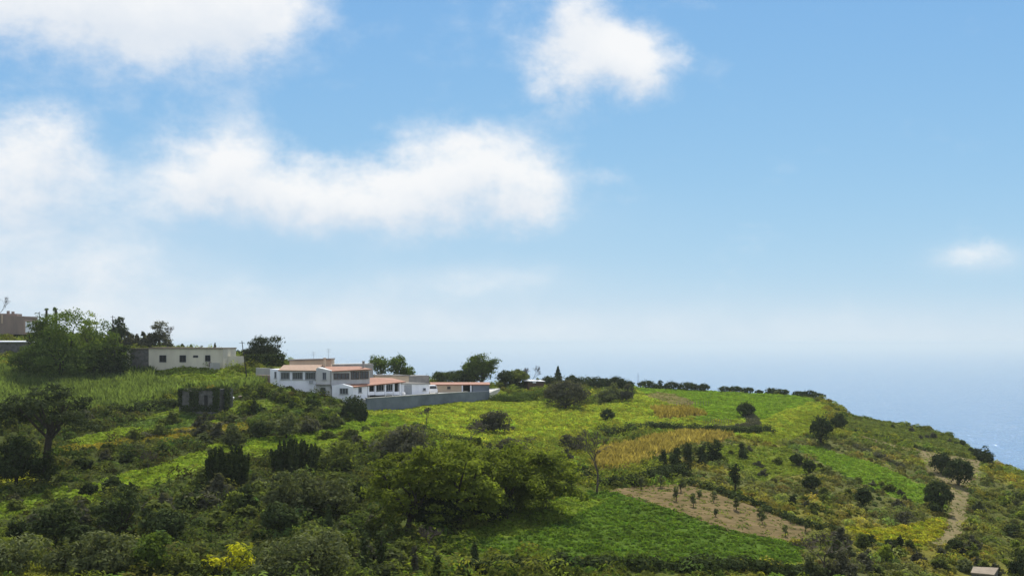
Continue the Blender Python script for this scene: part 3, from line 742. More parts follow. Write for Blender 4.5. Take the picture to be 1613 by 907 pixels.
hedge('hedge', [(395,668),(440,656),(500,650),(545,656)], 10, 1.8, 'green', 'green bramble hedge on the bank below the villa')
hedge('hedge', [(205,690),(300,682),(400,660),(430,656)], 7, 1.4, 'grey', 'grey hedge line along the yellow terrace on the left')
hedge('hedge', [(180,650),(230,646),(278,640)], 16, 2.4, 'dark', 'dark hedge left of the roofless stone ruin')
hedge('hedge', [(655,672),(700,690),(760,702)], 8, 1.5, 'dark', 'dark hedge line descending the meadow below the wall')
hedge('hedge', [(1180,656),(1190,668),(1160,676),(1120,676)], 9, 2.0, 'grey', 'grey scrub hedge curling below the lone tree on the ridge')

# ------------------------------------------------------------------ scattered bushes: individuals sharing a few meshes
def bush_protos(mat, n=3, h=1.6, w=2.4, s=.17):
    out = []
    for i in range(n):
        _seed[0] += 1; rng = np.random.default_rng(_seed[0]); P, Nn, S = crown_points('bush', h, w, s, rng); P[:, 2] = np.maximum(P[:, 2], .02)
        V, q = quads(P, Nn, S, 1.2, rng); me = mesh_np('bush', V, q, 4); me.materials.append(M[mat]); out.append(me)
    return out
PRO = {k: bush_protos(k) for k in ('dark', 'olive', 'grey', 'scrubleaf', 'green', 'mimosa')}
ZONES = [ # polygon, count, size range (m), materials, label, group
 ([(0,770),(110,775),(330,760),(400,790),(430,850),(300,850),(0,850)], 34, (1.3,3.0), ('dark','dark','grey','scrubleaf'), 'wild bush in the dark scrub of the lower left slope', 'bushes of the lower left slope'),
 ([(300,760),(560,735),(600,800),(640,900),(540,900),(420,840)], 34, (1.2,2.8), ('olive','grey','scrubleaf','dark'), 'wild bush in the gully left of the green field', 'bushes of the gully'),
 ([(560,860),(760,870),(760,907),(560,907)], 16, (1.0,2.0), ('grey','olive','scrubleaf'), 'low bush at the bottom between the ivy stumps', 'bushes between the ivy stumps'),
 ([(130,640),(270,650),(400,650),(330,720),(240,745),(120,745),(110,700)], 32, (1.2,2.8), ('dark','grey','olive','scrubleaf'), 'bush in the terraced scrub below the stone ruin', 'bushes below the ruin'),
 ([(390,614),(430,622),(520,642),(552,656),(540,672),(400,670),(370,640)], 28, (1.3,2.7), ('olive','green','scrubleaf','dark','mimosa'), 'bush on the overgrown bank below the villa', 'bushes on the bank below the villa'),
 ([(500,690),(660,690),(900,720),(880,740),(620,740)], 20, (1.2,2.6), ('scrubleaf','grey','mimosa'), 'bush in the scrub above the feathery thicket', 'bushes above the thicket'),
 ([(1100,700),(1250,700),(1480,800),(1330,830),(1080,745)], 34, (.9,1.9), ('grey','scrubleaf','scrubleaf'), 'low scrub bush on the open right slope', 'bushes of the right slope'),
 ([(1300,850),(1500,865),(1520,800),(1613,770),(1613,907),(1300,907)], 44, (1.0,2.2), ('scrubleaf','grey','olive','mimosa'), 'scrub bush on the lower right slope near the hut', 'bushes of the lower right slope'),
 ([(1350,660),(1540,700),(1560,722),(1470,700)], 10, (.8,1.5), ('dark','grey'), 'low bush on the green strip above the cliff', 'bushes above the cliff'),
 ([(0,560),(60,540),(200,560),(180,590),(0,590)], 16, (1.6,3.2), ('green','dark','scrubleaf'), 'bush on the left hill around the big tree', 'bushes around the hilltop tree'),
]
for poly, cnt, (s0, s1), mats, lab, grp in ZONES:
    us = [p[0] for p in poly]; vs = [p[1] for p in poly]; k = 0; rng = random.Random(cnt * 7 + int(us[0]))
    while k < cnt:
        u, v = rng.uniform(min(us), max(us)), rng.uniform(min(vs), max(vs))
        if not inpoly(np.array([u]), np.array([v]), poly)[0]: continue
        P = ground(u, v); sz = rng.uniform(s0, s1) / 1.9
        o = bpy.data.objects.new('bush', rng.choice(PRO[rng.choice(mats)])); COL.objects.link(o)
        o.location = P; o.rotation_euler = (0, 0, rng.uniform(0, 6.28)); o.scale = (sz * rng.uniform(.9, 1.3), sz * rng.uniform(.9, 1.3), sz * rng.uniform(.8, 1.25))
        tag(o, lab, 'bush', grp); k += 1
# skyline scrub of the left hill and garden
for lab, grp, spots, mt in (
 ('low shrub on the skyline behind the long cream house', 'shrubs behind the cream house', [(203,520,24),(214,524,22),(228,521,26),(240,528,22),(286,540,16),(300,541,12),(316,543,16),(338,538,10),(262,532,24)], 'grey'),
 ('dark shrub between the cream house and the umbrella pine', 'shrubs right of the cream house', [(358,549,18),(372,550,20),(388,548,20),(402,551,16)], 'dark'),
 ('shrub on the garden skyline above the bramble bank', 'garden skyline shrubs', [(786,596,20),(806,594,24),(824,592,24),(852,596,18),(845,592,18)], 'scrubleaf')):
    for u, vt, w in spots:
        Y = float(np.interp(u, [200, 300, 420, 780, 860], [282, 278, 268, 292, 300])); z = zt(u, Y)[0]; h = -(vt - HZ) / F * Y - z
        o = bpy.data.objects.new('bush', random.choice(PRO[mt])); COL.objects.link(o); o.location = ((u - CX) / F * Y, Y, z)
        o.scale = (w / F * Y / 2.4 * 1.15, w / F * Y / 2.4 * 1.15, max(h, .8) / 1.6); tag(o, lab, 'bush', grp)
o = bpy.data.objects.new('bush', PRO['mimosa'][0]); COL.objects.link(o); P = ray(216, 552, 248); o.location = (P[0], P[1], zt(216, 248)[0] + .3); o.scale = (1.3, 1.3, 1.1)
tag(o, 'yellow-green bush above the grey stone wall of the cream house', 'bush')
o = bpy.data.objects.new('bush', PRO['mimosa'][1]); COL.objects.link(o); o.location = ground(392, 652); o.scale = (1.9, 1.9, 1.4)
tag(o, 'yellowish bush right of the roofless stone ruin', 'bush')

# ------------------------------------------------------------------ ground cover (nobody could count it)
def scatter(typ, n, s, mound_r, mound_h, k, seed):
    rng = np.random.default_rng(seed)
    U = rng.uniform(-320, 2080, max(n, 20000) * 5); Y = np.sqrt(rng.uniform(86 ** 2, 334 ** 2, max(n, 20000) * 5)); X = (U - CX) / F * Y
    Z = zt(U, Y); V = HZ - F * Z / Y; col, t = cover(U, V, X, Y)
    yc = np.interp(U, sorted(COLS), [COLS[c][-1][0] for c in sorted(COLS)])
    ok = np.isin(t, typ) & (Y < yc + 4)
    yard = inpoly(X, Y, YARD) | inpoly(U, V, [(1512,886),(1592,886),(1605,960),(1495,960)]); ok &= ~yard
    inside = (U > -120) & (U < 1740); want = np.where(ok & inside)[0][:n]
    rate = len(want) / max(1, (ok & inside).sum()); extra = np.where(ok & ~inside)[0]; idx = np.concatenate([want, extra[:int(len(extra) * rate)]]); C = np.stack([X, Y, Z], 1)[idx]; col = col[idx]
    return rng, C, col
def wx(u, Y): return (u - CX) / F * Y
YARD = [(wx(426, 228), 228), (wx(580, 226), 226), (wx(771, 258), 258), (wx(771, 280), 280), (wx(430, 262), 262)]
def mounds(name, typ, n, s, r, h, k, label, seed, tint=(1, 1, 1), var=.3):
    rng, C, col = scatter(typ, n, s, r, h, k, seed); m = len(C)
    sz = .4 + 1.2 * rng.random((m, 1, 1)) ** 1.8; d = sph(m * k, rng).reshape(m, k, 3); d[..., 2] = np.abs(d[..., 2])
    hk = np.where((CX + F * C[:, 0] / C[:, 1] > 1040) & (h > .5), .6, 1.0)[:, None, None]
    P = C[:, None, :] + d * sz * np.array([1, 1, 0]) * r * (1 - .3 * rng.random((m, k, 1))) * (.4 + .6 * hk) + d * sz * hk * np.array([0, 0, h]) * (1 - .3 * rng.random((m, k, 1)))
    Nn = d + rng.normal(size=d.shape) * .26 + np.array([0, 0, .15])
    cc = np.repeat(col[:, None, :] * rng.uniform(1 - var, 1 + var, (m, 1, 1)) * (1 + var * .28 * rng.normal(size=(m, 1, 3)) * np.array([1, .5, .4])).clip(.5, 1.6) * np.array(tint), k, 1)
    S = s * rng.uniform(.6, 1.3, m * k)
    V, q = quads(P.reshape(-1, 3), Nn.reshape(-1, 3), S, 1.3, rng)
    me = mesh_np(name, V, q, 4); color_attr(me, np.repeat(cc.reshape(-1, 3), 4, 0))
    tag(link(name, me, M['cover']), label, 'ground cover', kind='stuff')
def stalks(name, typ, n, hgt, wid, k, label, seed):
    rng, C, col = scatter(typ, n, wid, 0, 0, k, seed); m = len(C)
    P = np.repeat(C, k, 0) + np.concatenate([rng.normal(size=(m * k, 2)) * .35, np.zeros((m * k, 1))], 1)
    a = rng.uniform(0, 6.283, m * k); H = hgt * rng.uniform(.5, 1.2, m * k); lean = rng.normal(size=(m * k, 2)) * .3 * H[:, None]
    side = np.stack([np.cos(a), np.sin(a), np.zeros_like(a)], 1) * wid * rng.uniform(.6, 1.4, (m * k, 1))
    top = P + np.concatenate([lean, H[:, None]], 1); mid = P + np.concatenate([lean * .35, H[:, None] * .55], 1)
    V = np.stack([P - side * .6, mid - side, top, mid + side], 1).reshape(-1, 3)
    cc = np.repeat(np.repeat(col * rng.uniform(.75, 1.3, (m, 1)), k, 0), 4, 0)
    me = mesh_np(name, V, np.arange(m * k * 4).reshape(-1, 4), 4); color_attr(me, cc)
    tag(link(name, me, M['cover']), label, 'ground cover', kind='stuff')
mounds('grass', [1, 5], 36000, .12, .42, .24, 18, 'rough green and yellow meadow grass on the plots and terraces', 21, var=.2)
mounds('scrub', [0], 16000, .14, .65, .6, 22, 'low drab scrub covering the untended slopes', 22, var=.4)
mounds('brambles', [0], 4200, .16, 1.35, 1.35, 84, 'rounded hummocks of bramble and broom on the untended slopes', 26, var=.45)
mounds('meadow_clumps', [5], 7000, .12, .75, .62, 34, 'lumpy tall weeds and young shrubs in the yellow-green meadow', 27, var=.4)
mounds('weeds', [4], 1300, .10, .35, .2, 14, 'sparse weeds on the bare soil and the track', 25, tint=(.9, 1.4, .8), var=.3)
stalks('cane', [2], 8500, 1.5, .10, 12, 'tall green cane grass on the left hillside', 23)
stalks('dry_reeds', [3], 9000, 1.1, .09, 14, 'ochre dry reeds on the middle terrace', 24)

exec_buildings = True
# ------------------------------------------------------------------ buildings
class Facade:
    """vertical plane through two plan points; turns sight lines into points on it"""
    def __init__(s, u0, Y0, u1, Y1):
        s.a = np.array([wx(u0, Y0), Y0]); s.b = np.array([wx(u1, Y1), Y1]); d = s.b - s.a; s.len = np.linalg.norm(d); s.d = d / s.len
        s.n = np.array([s.d[1], -s.d[0]])
        if s.n[1] > 0: s.n = -s.n                                     # towards the viewer
        s.rz = math.atan2(s.d[1], s.d[0]); s.back = np.array([-s.n[0], -s.n[1], 0])
    def at(s, u, v):
        k = (u - CX) / F                                              # X = k Y
        t = (k * s.a[1] - s.a[0]) / (s.d[0] - k * s.d[1]); p = s.a + s.d * t; return np.array([p[0], p[1], -(v - HZ) / F * p[1]])
    def rect(s, u0, v0, u1, v1):
        A = s.at(u0, v0); Bq = s.at(u1, v0); um = (u0 + u1) / 2; zt_ = s.at(um, v0)[2]; zb = s.at(um, v1)[2]
        c = (A + Bq) / 2; c[2] = (zt_ + zb) / 2; return c, float(np.linalg.norm((Bq - A)[:2])), zt_ - zb
    def off(s, c, o): return np.array([c[0] + s.n[0] * o, c[1] + s.n[1] * o, c[2]])
def block(mb, fac, u0, vt0, u1, vt1, depth, zb, fwd=0.0):
    """wall block: front from column u0 to u1, top rows vt0, vt1, down to height zb, depth metres back"""
    A, Bq = fac.at(u0, vt0), fac.at(u1, vt1); f = np.array([fac.n[0], fac.n[1], 0]) * fwd
    mb.prism([A + f, Bq + f, np.array([Bq[0], Bq[1], zb]) + f, np.array([A[0], A[1], zb]) + f], fac.back * depth); return mb
def window(root, fac, u0, v0, u1, v1, frame='greyframe', bars=1, name='window', fill='glass', proud=.05, sill=True, fwd=0.0):
    c, w, h = fac.rect(u0, v0, u1, v1); t = .09; mb = MB(); q = fac.off(c, proud / 2 + .01 + fwd)
    dx = np.array([fac.d[0], fac.d[1], 0])
    for sx in (-1, 1): mb.box(q + dx * sx * (w / 2 - t / 2), (t, proud + .06, h - 2 * t - .004), fac.rz)
    for sz in (-1, 1): mb.box(q + np.array([0, 0, sz * (h / 2 - t / 2)]), (w, proud + .06, t), fac.rz)
    for i in range(1, bars + 1): mb.box(q + dx * (w * i / (bars + 1) - w / 2), (.06, proud + .03, h - 2 * t - .004), fac.rz)
    o = mb.build(name, M[frame], root)
    MB().box(fac.off(c, .012 + fwd), (w - 2 * t - .004, .03, h - 2 * t - .004), fac.rz).build('pane', M[fill], o)
    if sill: MB().box(fac.off(c, .08 + fwd) - np.array([0, 0, h / 2 + .05]), (w + .2, .18, .07), fac.rz).build('sill', M['greywall'], o)
    return o
def slab(mb, pts, t):
    """thick sheet: polygon of 3D points extruded down by t"""
    return mb.prism(pts, (0, 0, -t))
def up(p, dz): return np.array([p[0], p[1], p[2] + dz])

# --- villa
def villa():
    f1 = Facade(440, 228, 498, 229); base = ground(500, 628); root = tag(empty('villa', (f1.a[0], f1.a[1], -9.5)), 'white two-storey villa with terracotta roofs behind the retaining wall', 'house')
    inv = -np.array(root.location)
    def P(mb, name, mat, parent=None):
        o = mb.build(name, M[mat], parent or root); o.location = inv if parent is None else (0, 0, 0); return o
    r = root
    # walls are built in world coordinates, then shifted under the root
    objs = []
    zb = -11.5
    fL = Facade(425.5, 229.5, 440.3, 229); f2 = Facade(498, 228.4, 522, 228.4); f3 = Facade(522, 229.2, 583, 234)
    objs.append(block(MB(), fL, 425.5, 581, 440, 581.5, 7, zb).build('wall', M['white'], r))
    objs.append(block(MB(), f1, 440.3, 583, 497.9, 583, 9, zb).build('wall', M['white'], r))
    mb = MB(); A, Bm, C_ = f2.at(498, 580.5), f2.at(500.5, 578.6), f2.at(522, 583.4)
    mb.prism([A, Bm, C_, np.array([C_[0], C_[1], zb]), np.array([A[0], A[1], zb])], f2.back * 9); objs.append(mb.build('gable_wall', M['dullwhite'], r))
    objs.append(block(MB(), f3, 522.2, 584, 582.5, 582, 8, zb).build('wall', M['dullwhite'], r))
    # left wing roof: eave to ridge
    def roof(fac, e0, e1, r0, r1, dep, mat, ov=.45, t=.16):
        E0, E1 = fac.off(fac.at(*e0), ov), fac.off(fac.at(*e1), ov); Fb = Facade(r0[0], fac.at(*e0)[1] + dep, r1[0], fac.at(*e1)[1] + dep)
        R0, R1 = Fb.at(*r0), Fb.at(*r1); mb = MB(); slab(mb, [E0, E1, R1, R0], t)
        B0, B1 = R0 + (R0 - E0) * .6, R1 + (R1 - E1) * .6; B0[2], B1[2] = E0[2] + .3, E1[2] + .3
        slab(mb, [up(R0, -.004), up(R1, -.004), B1, B0], t)
        return mb.build('roof', M[mat], r)
    ra = roof(f1, (438, 582.6), (498.5, 583.2), (447, 574.6), (508, 574.2), 5.0, 'salmon'); objs.append(ra)
    rb = roof(f3, (521, 584), (584, 581), (509, 577.2), (566, 576.6), 4.5, 'terracotta'); objs.append(rb)
    # upper terrace box behind the left wing
    fb = Facade(456, 238, 521, 238)
    objs.append(block(MB(), fb, 456, 566.5, 521, 564.8, 5, zb).build('upper_storey', M['beige'], r))
    objs.append(slab(MB(), [fb.off(fb.at(455, 566), .3), fb.off(fb.at(522, 564.2), .3), fb.off(fb.at(522, 564.2), -5), fb.off(fb.at(455, 566), -5)], .25).build('flat_roof', M['rooffelt'], r))
    fc = Facade(521, 240, 588, 244)
    objs.append(block(MB(), fc, 522.2, 573.5, 588, 572.5, 5, zb).build('upper_storey', M['greywall'], r))
    # chimneys
    for u, v0, v1, Y, w in ((511.5, 564.5, 575.5, 233.5, 3.2), (572.5, 569.5, 580, 236, 3.4)):
        p, q = ray(u, v0, Y), ray(u, v1, Y); wm = w / F * Y; h = p[2] - q[2]
        ch = MB().box((p[0], Y, (p[2] + q[2]) / 2 - .4), (wm, wm, h + .8)).box((p[0], Y, p[2] + .07), (wm * 1.35, wm * 1.35, .14)).build('chimney', M['beige'] if u < 550 else M['greywall'], ra if u < 550 else rb)
    # aerials
    for u, v0, v1 in ((494, 554, 566), (517.5, 549, 565)):
        p, q = ray(u, v0, 239), ray(u, v1 + 1, 239); mb = MB().tube([q, p], [.035, .025], 5)
        for k in (.1, .35, .6): mb.box((p[0], p[1], p[2] - k), (.9 - .3 * k, .03, .03))
        objs.append(mb.build('aerial', M['metal'], r))
    # windows
    W = lambda *a, **k: objs.append(window(r, *a, **k))
    W(fL, 432.3, 585, 435.6, 595.5, bars=0)
    W(f1, 442, 586, 456.5, 597.2, bars=5); W(f1, 460.5, 586, 477, 597.4, bars=5); W(f1, 480.5, 586, 497, 597.6, bars=5)
    W(f2, 508, 586.2, 514, 598, bars=1, fill='blueshutter')
    W(f3, 525.5, 587.5, 550, 597, bars=3, frame='brownwood'); 
    W(f3, 552.5, 584.8, 565.5, 597.2, bars=2, frame='brownwood', sill=False); W(f3, 566.5, 584.4, 580.5, 596.6, bars=2, frame='brownwood', sill=False)
    objs.append(MB().box(fac_mid(f2, 521.4, 584, 612, .07), (.12, .12, f2.at(521.4, 584)[2] - f2.at(521.4, 612)[2])).build('downpipe', M['rooffelt'], r))
    c, w, h = f2.rect(505, 610.5, 512.5, 621.5); d = MB().box(f2.off(c, .02), (w, .1, h), f2.rz).build('door', M['blueshutter'], r); objs.append(d)
    MB().box(f2.off(c, .09) + np.array([w * .32, 0, 0]), (.08, .06, .2)).build('handle', M['metal'], d)
    objs.append(MB().box(f2.off(f2.at(509, 605.6), .25), (2.9, .6, .12), f2.rz).build('canopy', M['rooffelt'], r))
    objs.append(MB().box(f1.off(f1.at(490, 601), .2), (.7, .4, .5), f1.rz).build('vent_box', M['greyframe'], r))
    # lower right wing under the orange roof
    g1 = Facade(522, 227.6, 556, 227.6); g2 = Facade(556, 228, 637, 241)
    mb = MB(); A, Bm, C_ = g1.at(523, 607), g1.at(540, 604.8), g1.at(556, 609)
    mb.prism([A, Bm, C_, np.array([C_[0], C_[1], zb]), np.array([A[0], A[1], zb])], g1.back * 1.4); objs.append(mb.build('gable_wall', M['white'], r))
    objs.append(block(MB(), g2, 556, 609, 578.5, 607, 6, zb).build('wall', M['white'], r))
    E0, E1 = g2.off(g2.at(555.5, 608.6), .4), g2.off(g2.at(637, 600.6), .4); R0, R1 = ray(539, 604.2, 231.5), ray(584, 594.4, 240); R2 = ray(618, 595.2, 246)
    mb = MB(); slab(mb, [E0, E1, R2, R1, R0], .18); rc = mb.build('roof', M['terracotta'], r); objs.append(rc)
    # porch: back wall, posts, parapet
    gb = Facade(578, 235.5, 634, 244.5)
    objs.append(block(MB(), gb, 578.6, 604, 631, 599.5, 3, zb).build('wall', M['darkopen'], r))
    for u in (579.3, 590.5, 606, 619.5, 629.3):
        p, q = g2.at(u, 0), g2.at(u, 622); top = np.interp(u, [556, 637], [608.4, 601.4]); p = g2.at(u, top)
        objs.append(MB().box(((p + q) / 2) + np.array([0, .1, 0]), (.32, .32, p[2] - q[2]), g2.rz).build('porch_post', M['white'], r))
    for a, b_ in ((580.6, 589.2), (591.9, 604.8), (607.3, 618.2), (620.8, 628.2)):
        c, w, h = g2.rect(a, 616.5, b_, 622); objs.append(MB().box(c, (w, .25, h), g2.rz).build('porch_parapet', M['white'], r))
    for a, b_ in ((592.5, 604), (607.8, 617.8)): W(gb, a, 604.8, b_, 615.5, bars=2, frame='white', sill=False)
    W(g1, 535, 611, 548.5, 620.5, bars=2); W(g2, 564.5, 609.8, 569.5, 618.4, bars=0)
    # flat roofs behind the lower wing
    fd = Facade(590, 250, 644, 256)
    objs.append(block(MB(), fd, 590, 590.5, 644, 590.8, 5, zb).build('rear_storey', M['beige'], r))
    objs.append(slab(MB(), [fd.off(fd.at(589, 590), .3), fd.off(fd.at(645, 590.4), .3), fd.off(fd.at(648, 590.4), -5), fd.off(fd.at(592, 590), -5)], .22).build('flat_roof', M['rooffelt'], r))
    fe = Facade(640, 256, 677, 260)
    objs.append(block(MB(), fe, 644.2, 591.6, 676, 591, 4, zb).build('rear_storey', M['rooffelt'], r))
    for o in objs: o.location = inv
    return root
def fac_mid(fac, u, v0, v1, off):
    a, b = fac.at(u, v0), fac.at(u, v1); c = (a + b) / 2; return fac.off(c, off)
villa()

def parts_root(name, loc, label, cat):
    root = tag(empty(name, loc), label, cat); inv = -np.array(root.location)
    return root, inv
def settle(root, inv):
    for o in root.children: o.location = inv

# --- garage
def garage():
    f = Facade(630, 242.5, 676, 247.5); root, inv = parts_root('garage', f.at(650, 621), 'plain white flat-roofed garage block right of the villa porch', 'garage')
    block(MB(), f, 629.6, 603.4, 676, 603.6, 6, -11.5).build('wall', M['white'], root)
    a, b = f.at(629, 602.9), f.at(677, 603.1); slab(MB(), [f.off(a, .25), f.off(b, .25), f.off(b, -6.2), f.off(a, -6.2)], .2).build('roof', M['rooffelt'], root)
    window(root, f, 666, 611, 670.5, 615, bars=0)
    c, w, h = f.rect(637, 606, 648.5, 621); MB().box(f.off(c, .02), (w, .08, h), f.rz).build('door', M['greyframe'], root)
    settle(root, inv)
garage()
# --- long shed with the red roof
def shed():
    f = Facade(677, 259, 771, 263); root, inv = parts_root('long_shed', f.at(720, 620), 'long low beige shed with red tiled roof behind the retaining wall', 'shed')
    block(MB(), f, 687.5, 606, 728, 606, 4, -11.5).build('wall', M['beige'], root)
    block(MB(), f, 677, 606, 687.3, 606, 4, -11.5, -1.5).build('wall', M['darkopen'], root)
    block(MB(), f, 728.3, 606, 744, 606, 4, -11.5, -1.2).build('wall', M['darkopen'], root)
    a, b = f.at(676.5, 605.2), f.at(771, 605.0); Fb = Facade(677, 264.5, 771, 268.5); c, d = Fb.at(771, 601.6), Fb.at(677, 601.8)
    slab(MB(), [f.off(a, .5), f.off(b, .5), c, d], .18).build('roof', M['terracotta'], root)
    for u in (741.5, 728): c, w, h = f.rect(u - .8, 606.4, u + .8, 619); MB().box(f.off(c, .1), (.28, .28, h)).build('post', M['white'], root)
    window(root, f, 704.5, 608.5, 709.5, 612.5, bars=1, frame='brownwood')
    block(MB(), f, 744.2, 606.2, 770.5, 606, 4, -12.5, .12).build('end_wall', M['concrete'], root)
    settle(root, inv)
shed()
# --- retaining wall and courtyard
def yard():
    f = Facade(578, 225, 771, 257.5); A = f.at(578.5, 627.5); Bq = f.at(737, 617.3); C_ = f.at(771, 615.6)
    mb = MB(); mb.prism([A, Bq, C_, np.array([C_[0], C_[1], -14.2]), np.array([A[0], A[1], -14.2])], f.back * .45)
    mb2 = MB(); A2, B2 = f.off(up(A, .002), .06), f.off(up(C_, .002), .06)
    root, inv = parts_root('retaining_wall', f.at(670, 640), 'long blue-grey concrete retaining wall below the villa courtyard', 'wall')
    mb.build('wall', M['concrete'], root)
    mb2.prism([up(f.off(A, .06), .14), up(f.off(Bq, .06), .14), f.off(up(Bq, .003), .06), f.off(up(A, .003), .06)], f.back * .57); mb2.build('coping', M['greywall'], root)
    settle(root, inv)
    cz = -10.35; y = MB(); y.prism([np.array([A[0] + .1, A[1] + .6, cz]), np.array([C_[0], C_[1] + .6, cz]), np.array([C_[0] + 2, 282, cz]), np.array([wx(590, 272), 272, cz]), np.array([wx(560, 232), 232, cz])], (0, 0, -3.6))
    tag(y.build('courtyard_pavement', M['greywall']), 'pale paved courtyard behind the retaining wall', 'courtyard', kind='structure')
    t = tag(MB().tube([ray(636, 620, 240) + (0, 0, -.25), ray(636, 620, 240) + (0, 0, -.1), ray(636, 620, 240) + (0, 0, .15), ray(636, 620, 240) + (0, 0, .3)], [.2, .34, .34, .16], 10).build('water_drum', M['plastic']), 'small white drum on the courtyard edge beside the garage', 'drum')
    # garden parasol-like white table with chairs
    p = ray(613, 617, 236.5); root, inv = parts_root('garden_table', (p[0], p[1], cz), 'white garden table in front of the villa porch', 'table')
    MB().box((p[0], p[1], cz + .72), (1.6, .9, .05)).build('tabletop', M['plastic'], root)
    for sx in (-.7, .7):
        for sy in (-.38, .38): MB().box((p[0] + sx, p[1] + sy, cz + .347), (.06, .06, .69)).build('leg', M['plastic'], root)
    settle(root, inv)
yard()
# --- car
def car():
    p = ray(682, 619, 252); cz = -10.35; rz = R(10); root, inv = parts_root('parked_car', (p[0], p[1], cz), 'small white van parked between the garage and the beige shed', 'van')
    ca, sa = math.cos(rz), math.sin(rz)
    def pt(x, y, z): return np.array([p[0] + x * ca - y * sa, p[1] + x * sa + y * ca, cz + z])
    prof = [(-.85, .28), (.85, .28), (.88, .85), (.8, 1.1), (.68, 1.72), (-.68, 1.72), (-.8, 1.1), (-.88, .85)]
    mb = MB(); mb.prism([pt(x, -.3, z) for x, z in prof], pt(0, 3.2, 0) - pt(0, 0, 0)); mb.prism([pt(x, -1.2, z) for x, z in [(-.82, .28), (.82, .28), (.84, .8), (.72, 1.0), (-.72, 1.0), (-.84, .8)]], pt(0, .897, 0) - pt(0, 0, 0))
    mb.build('body', M['paint'], root, bevel=.05)
    MB().prism([pt(-.72, -.36, 1.05), pt(.72, -.36, 1.05), pt(.62, -.32, 1.6), pt(-.62, -.32, 1.6)], pt(0, -.05, 0) - pt(0, 0, 0)).build('windscreen', M['glass'], root)
    for sx in (-.86, .86):
        for sy in (-.6, 2.1):
            a = pt(sx - .1, sy, .3); b = pt(sx + .1, sy, .3); MB().tube([a, b], [.3, .3], 14).build('wheel', M['rubber'], root)
        MB().box(pt(sx * .72, -1.23, .66), (.3, .08, .18), rz).build('headlight', M['plastic'], root)
    settle(root, inv)
car()
# --- long cream house on the left
def cream_house():
    f = Facade(234, 243, 351, 241.5); root, inv = parts_root('cream_house', f.at(290, 575), 'long single-storey cream house with flat roof and small dark windows', 'house')
    zb = -7.5
    block(MB(), f, 234.2, 548.2, 351, 548.6, 8, zb).build('wall', M['cream'], root)
    a, b = f.at(233.6, 547), f.at(351.8, 547.4); slab(MB(), [f.off(a, .3), f.off(b, .3), f.off(b, -8.2), f.off(a, -8.2)], .22).build('roof', M['concrete_light'], root)
    block(MB(), f, 205, 549.2, 234, 549, 5, zb, -.1).build('annex_wall', M['stone'], root)
    block(MB(), f, 199.5, 549.2, 204.8, 549, 5, zb, -.06).build('annex_pier', M['cream'], root)
    a, b = f.at(199, 548.4), f.at(233.4, 548.2); slab(MB(), [f.off(a, .2), f.off(b, .2), f.off(b, -5), f.off(a, -5)], .15).build('annex_roof', M['concrete_light'], root)
    for u0, v0, u1, v1 in ((251.3, 559.3, 262, 570.3), (283, 559.3, 293, 570.3), (304.3, 559.6, 312, 563), (323.3, 559.2, 331.5, 569)): window(root, f, u0, v0, u1, v1, frame='blueshutter', bars=1, sill=False, fill='darkopen')
    c, w, h = f.rect(329, 570, 333, 577.5); MB().box(f.off(c, .02), (w, .08, h), f.rz).build('door', M['brownwood'], root)
    block(MB(), f, 333.5, 571, 349, 571.3, .3, zb, 1.2).build('terrace_parapet', M['greywall'], root)
    settle(root, inv)
    f2 = Facade(353, 244, 385, 246); w2 = MB(); block(w2, f2, 354, 560.4, 384.5, 560.8, .4, -7); tag(w2.build('garden_wall', M['cream']), 'low cream garden wall right of the long cream house', 'wall')
cream_house()
_seed[0] += 1
def hedge_box(u0, u1, vt, vb, Y, label):
    f = Facade(u0, Y, u1, Y); a, b = f.at(u0, vt), f.at(u1, vb); rng = np.random.default_rng(88); n = 3200
    P = np.stack([rng.uniform(a[0], b[0], n), Y + rng.uniform(0, 1.6, n), rng.uniform(b[2], a[2], n)], 1); k = rng.integers(0, 3, n)
    P[k == 0, 2] = a[2] + rng.normal(size=(k == 0).sum()) * .12; P[k == 1, 1] = Y + rng.normal(size=(k == 1).sum()) * .1
    V, q = quads(P, rng.normal(size=(n, 3)) + [0, -.4, .5], .16 * rng.uniform(.6, 1.2, n), 1.2, rng)
    tag(link('clipped_hedge', mesh_np('clipped_hedge', V, q, 4), M['dark']), label, 'hedge')
hedge_box(386, 447, 560.5, 577, 247, 'dark clipped hedge under the umbrella pine right of the cream house')
# --- wall with steps left of the villa
f = Facade(403, 236, 425, 234); mb = MB(); block(mb, f, 403, 579, 424.8, 580, .4, -9); tag(mb.build('garden_wall', M['greywall']), 'grey garden wall meeting the left end of the villa', 'wall')
f = Facade(404, 233, 425, 232); mb = MB(); block(mb, f, 404, 590, 424.6, 591, .8, -9.5); tag(mb.build('stone_bench_wall', M['pink']), 'low brown wall in front of the grey garden wall', 'wall')
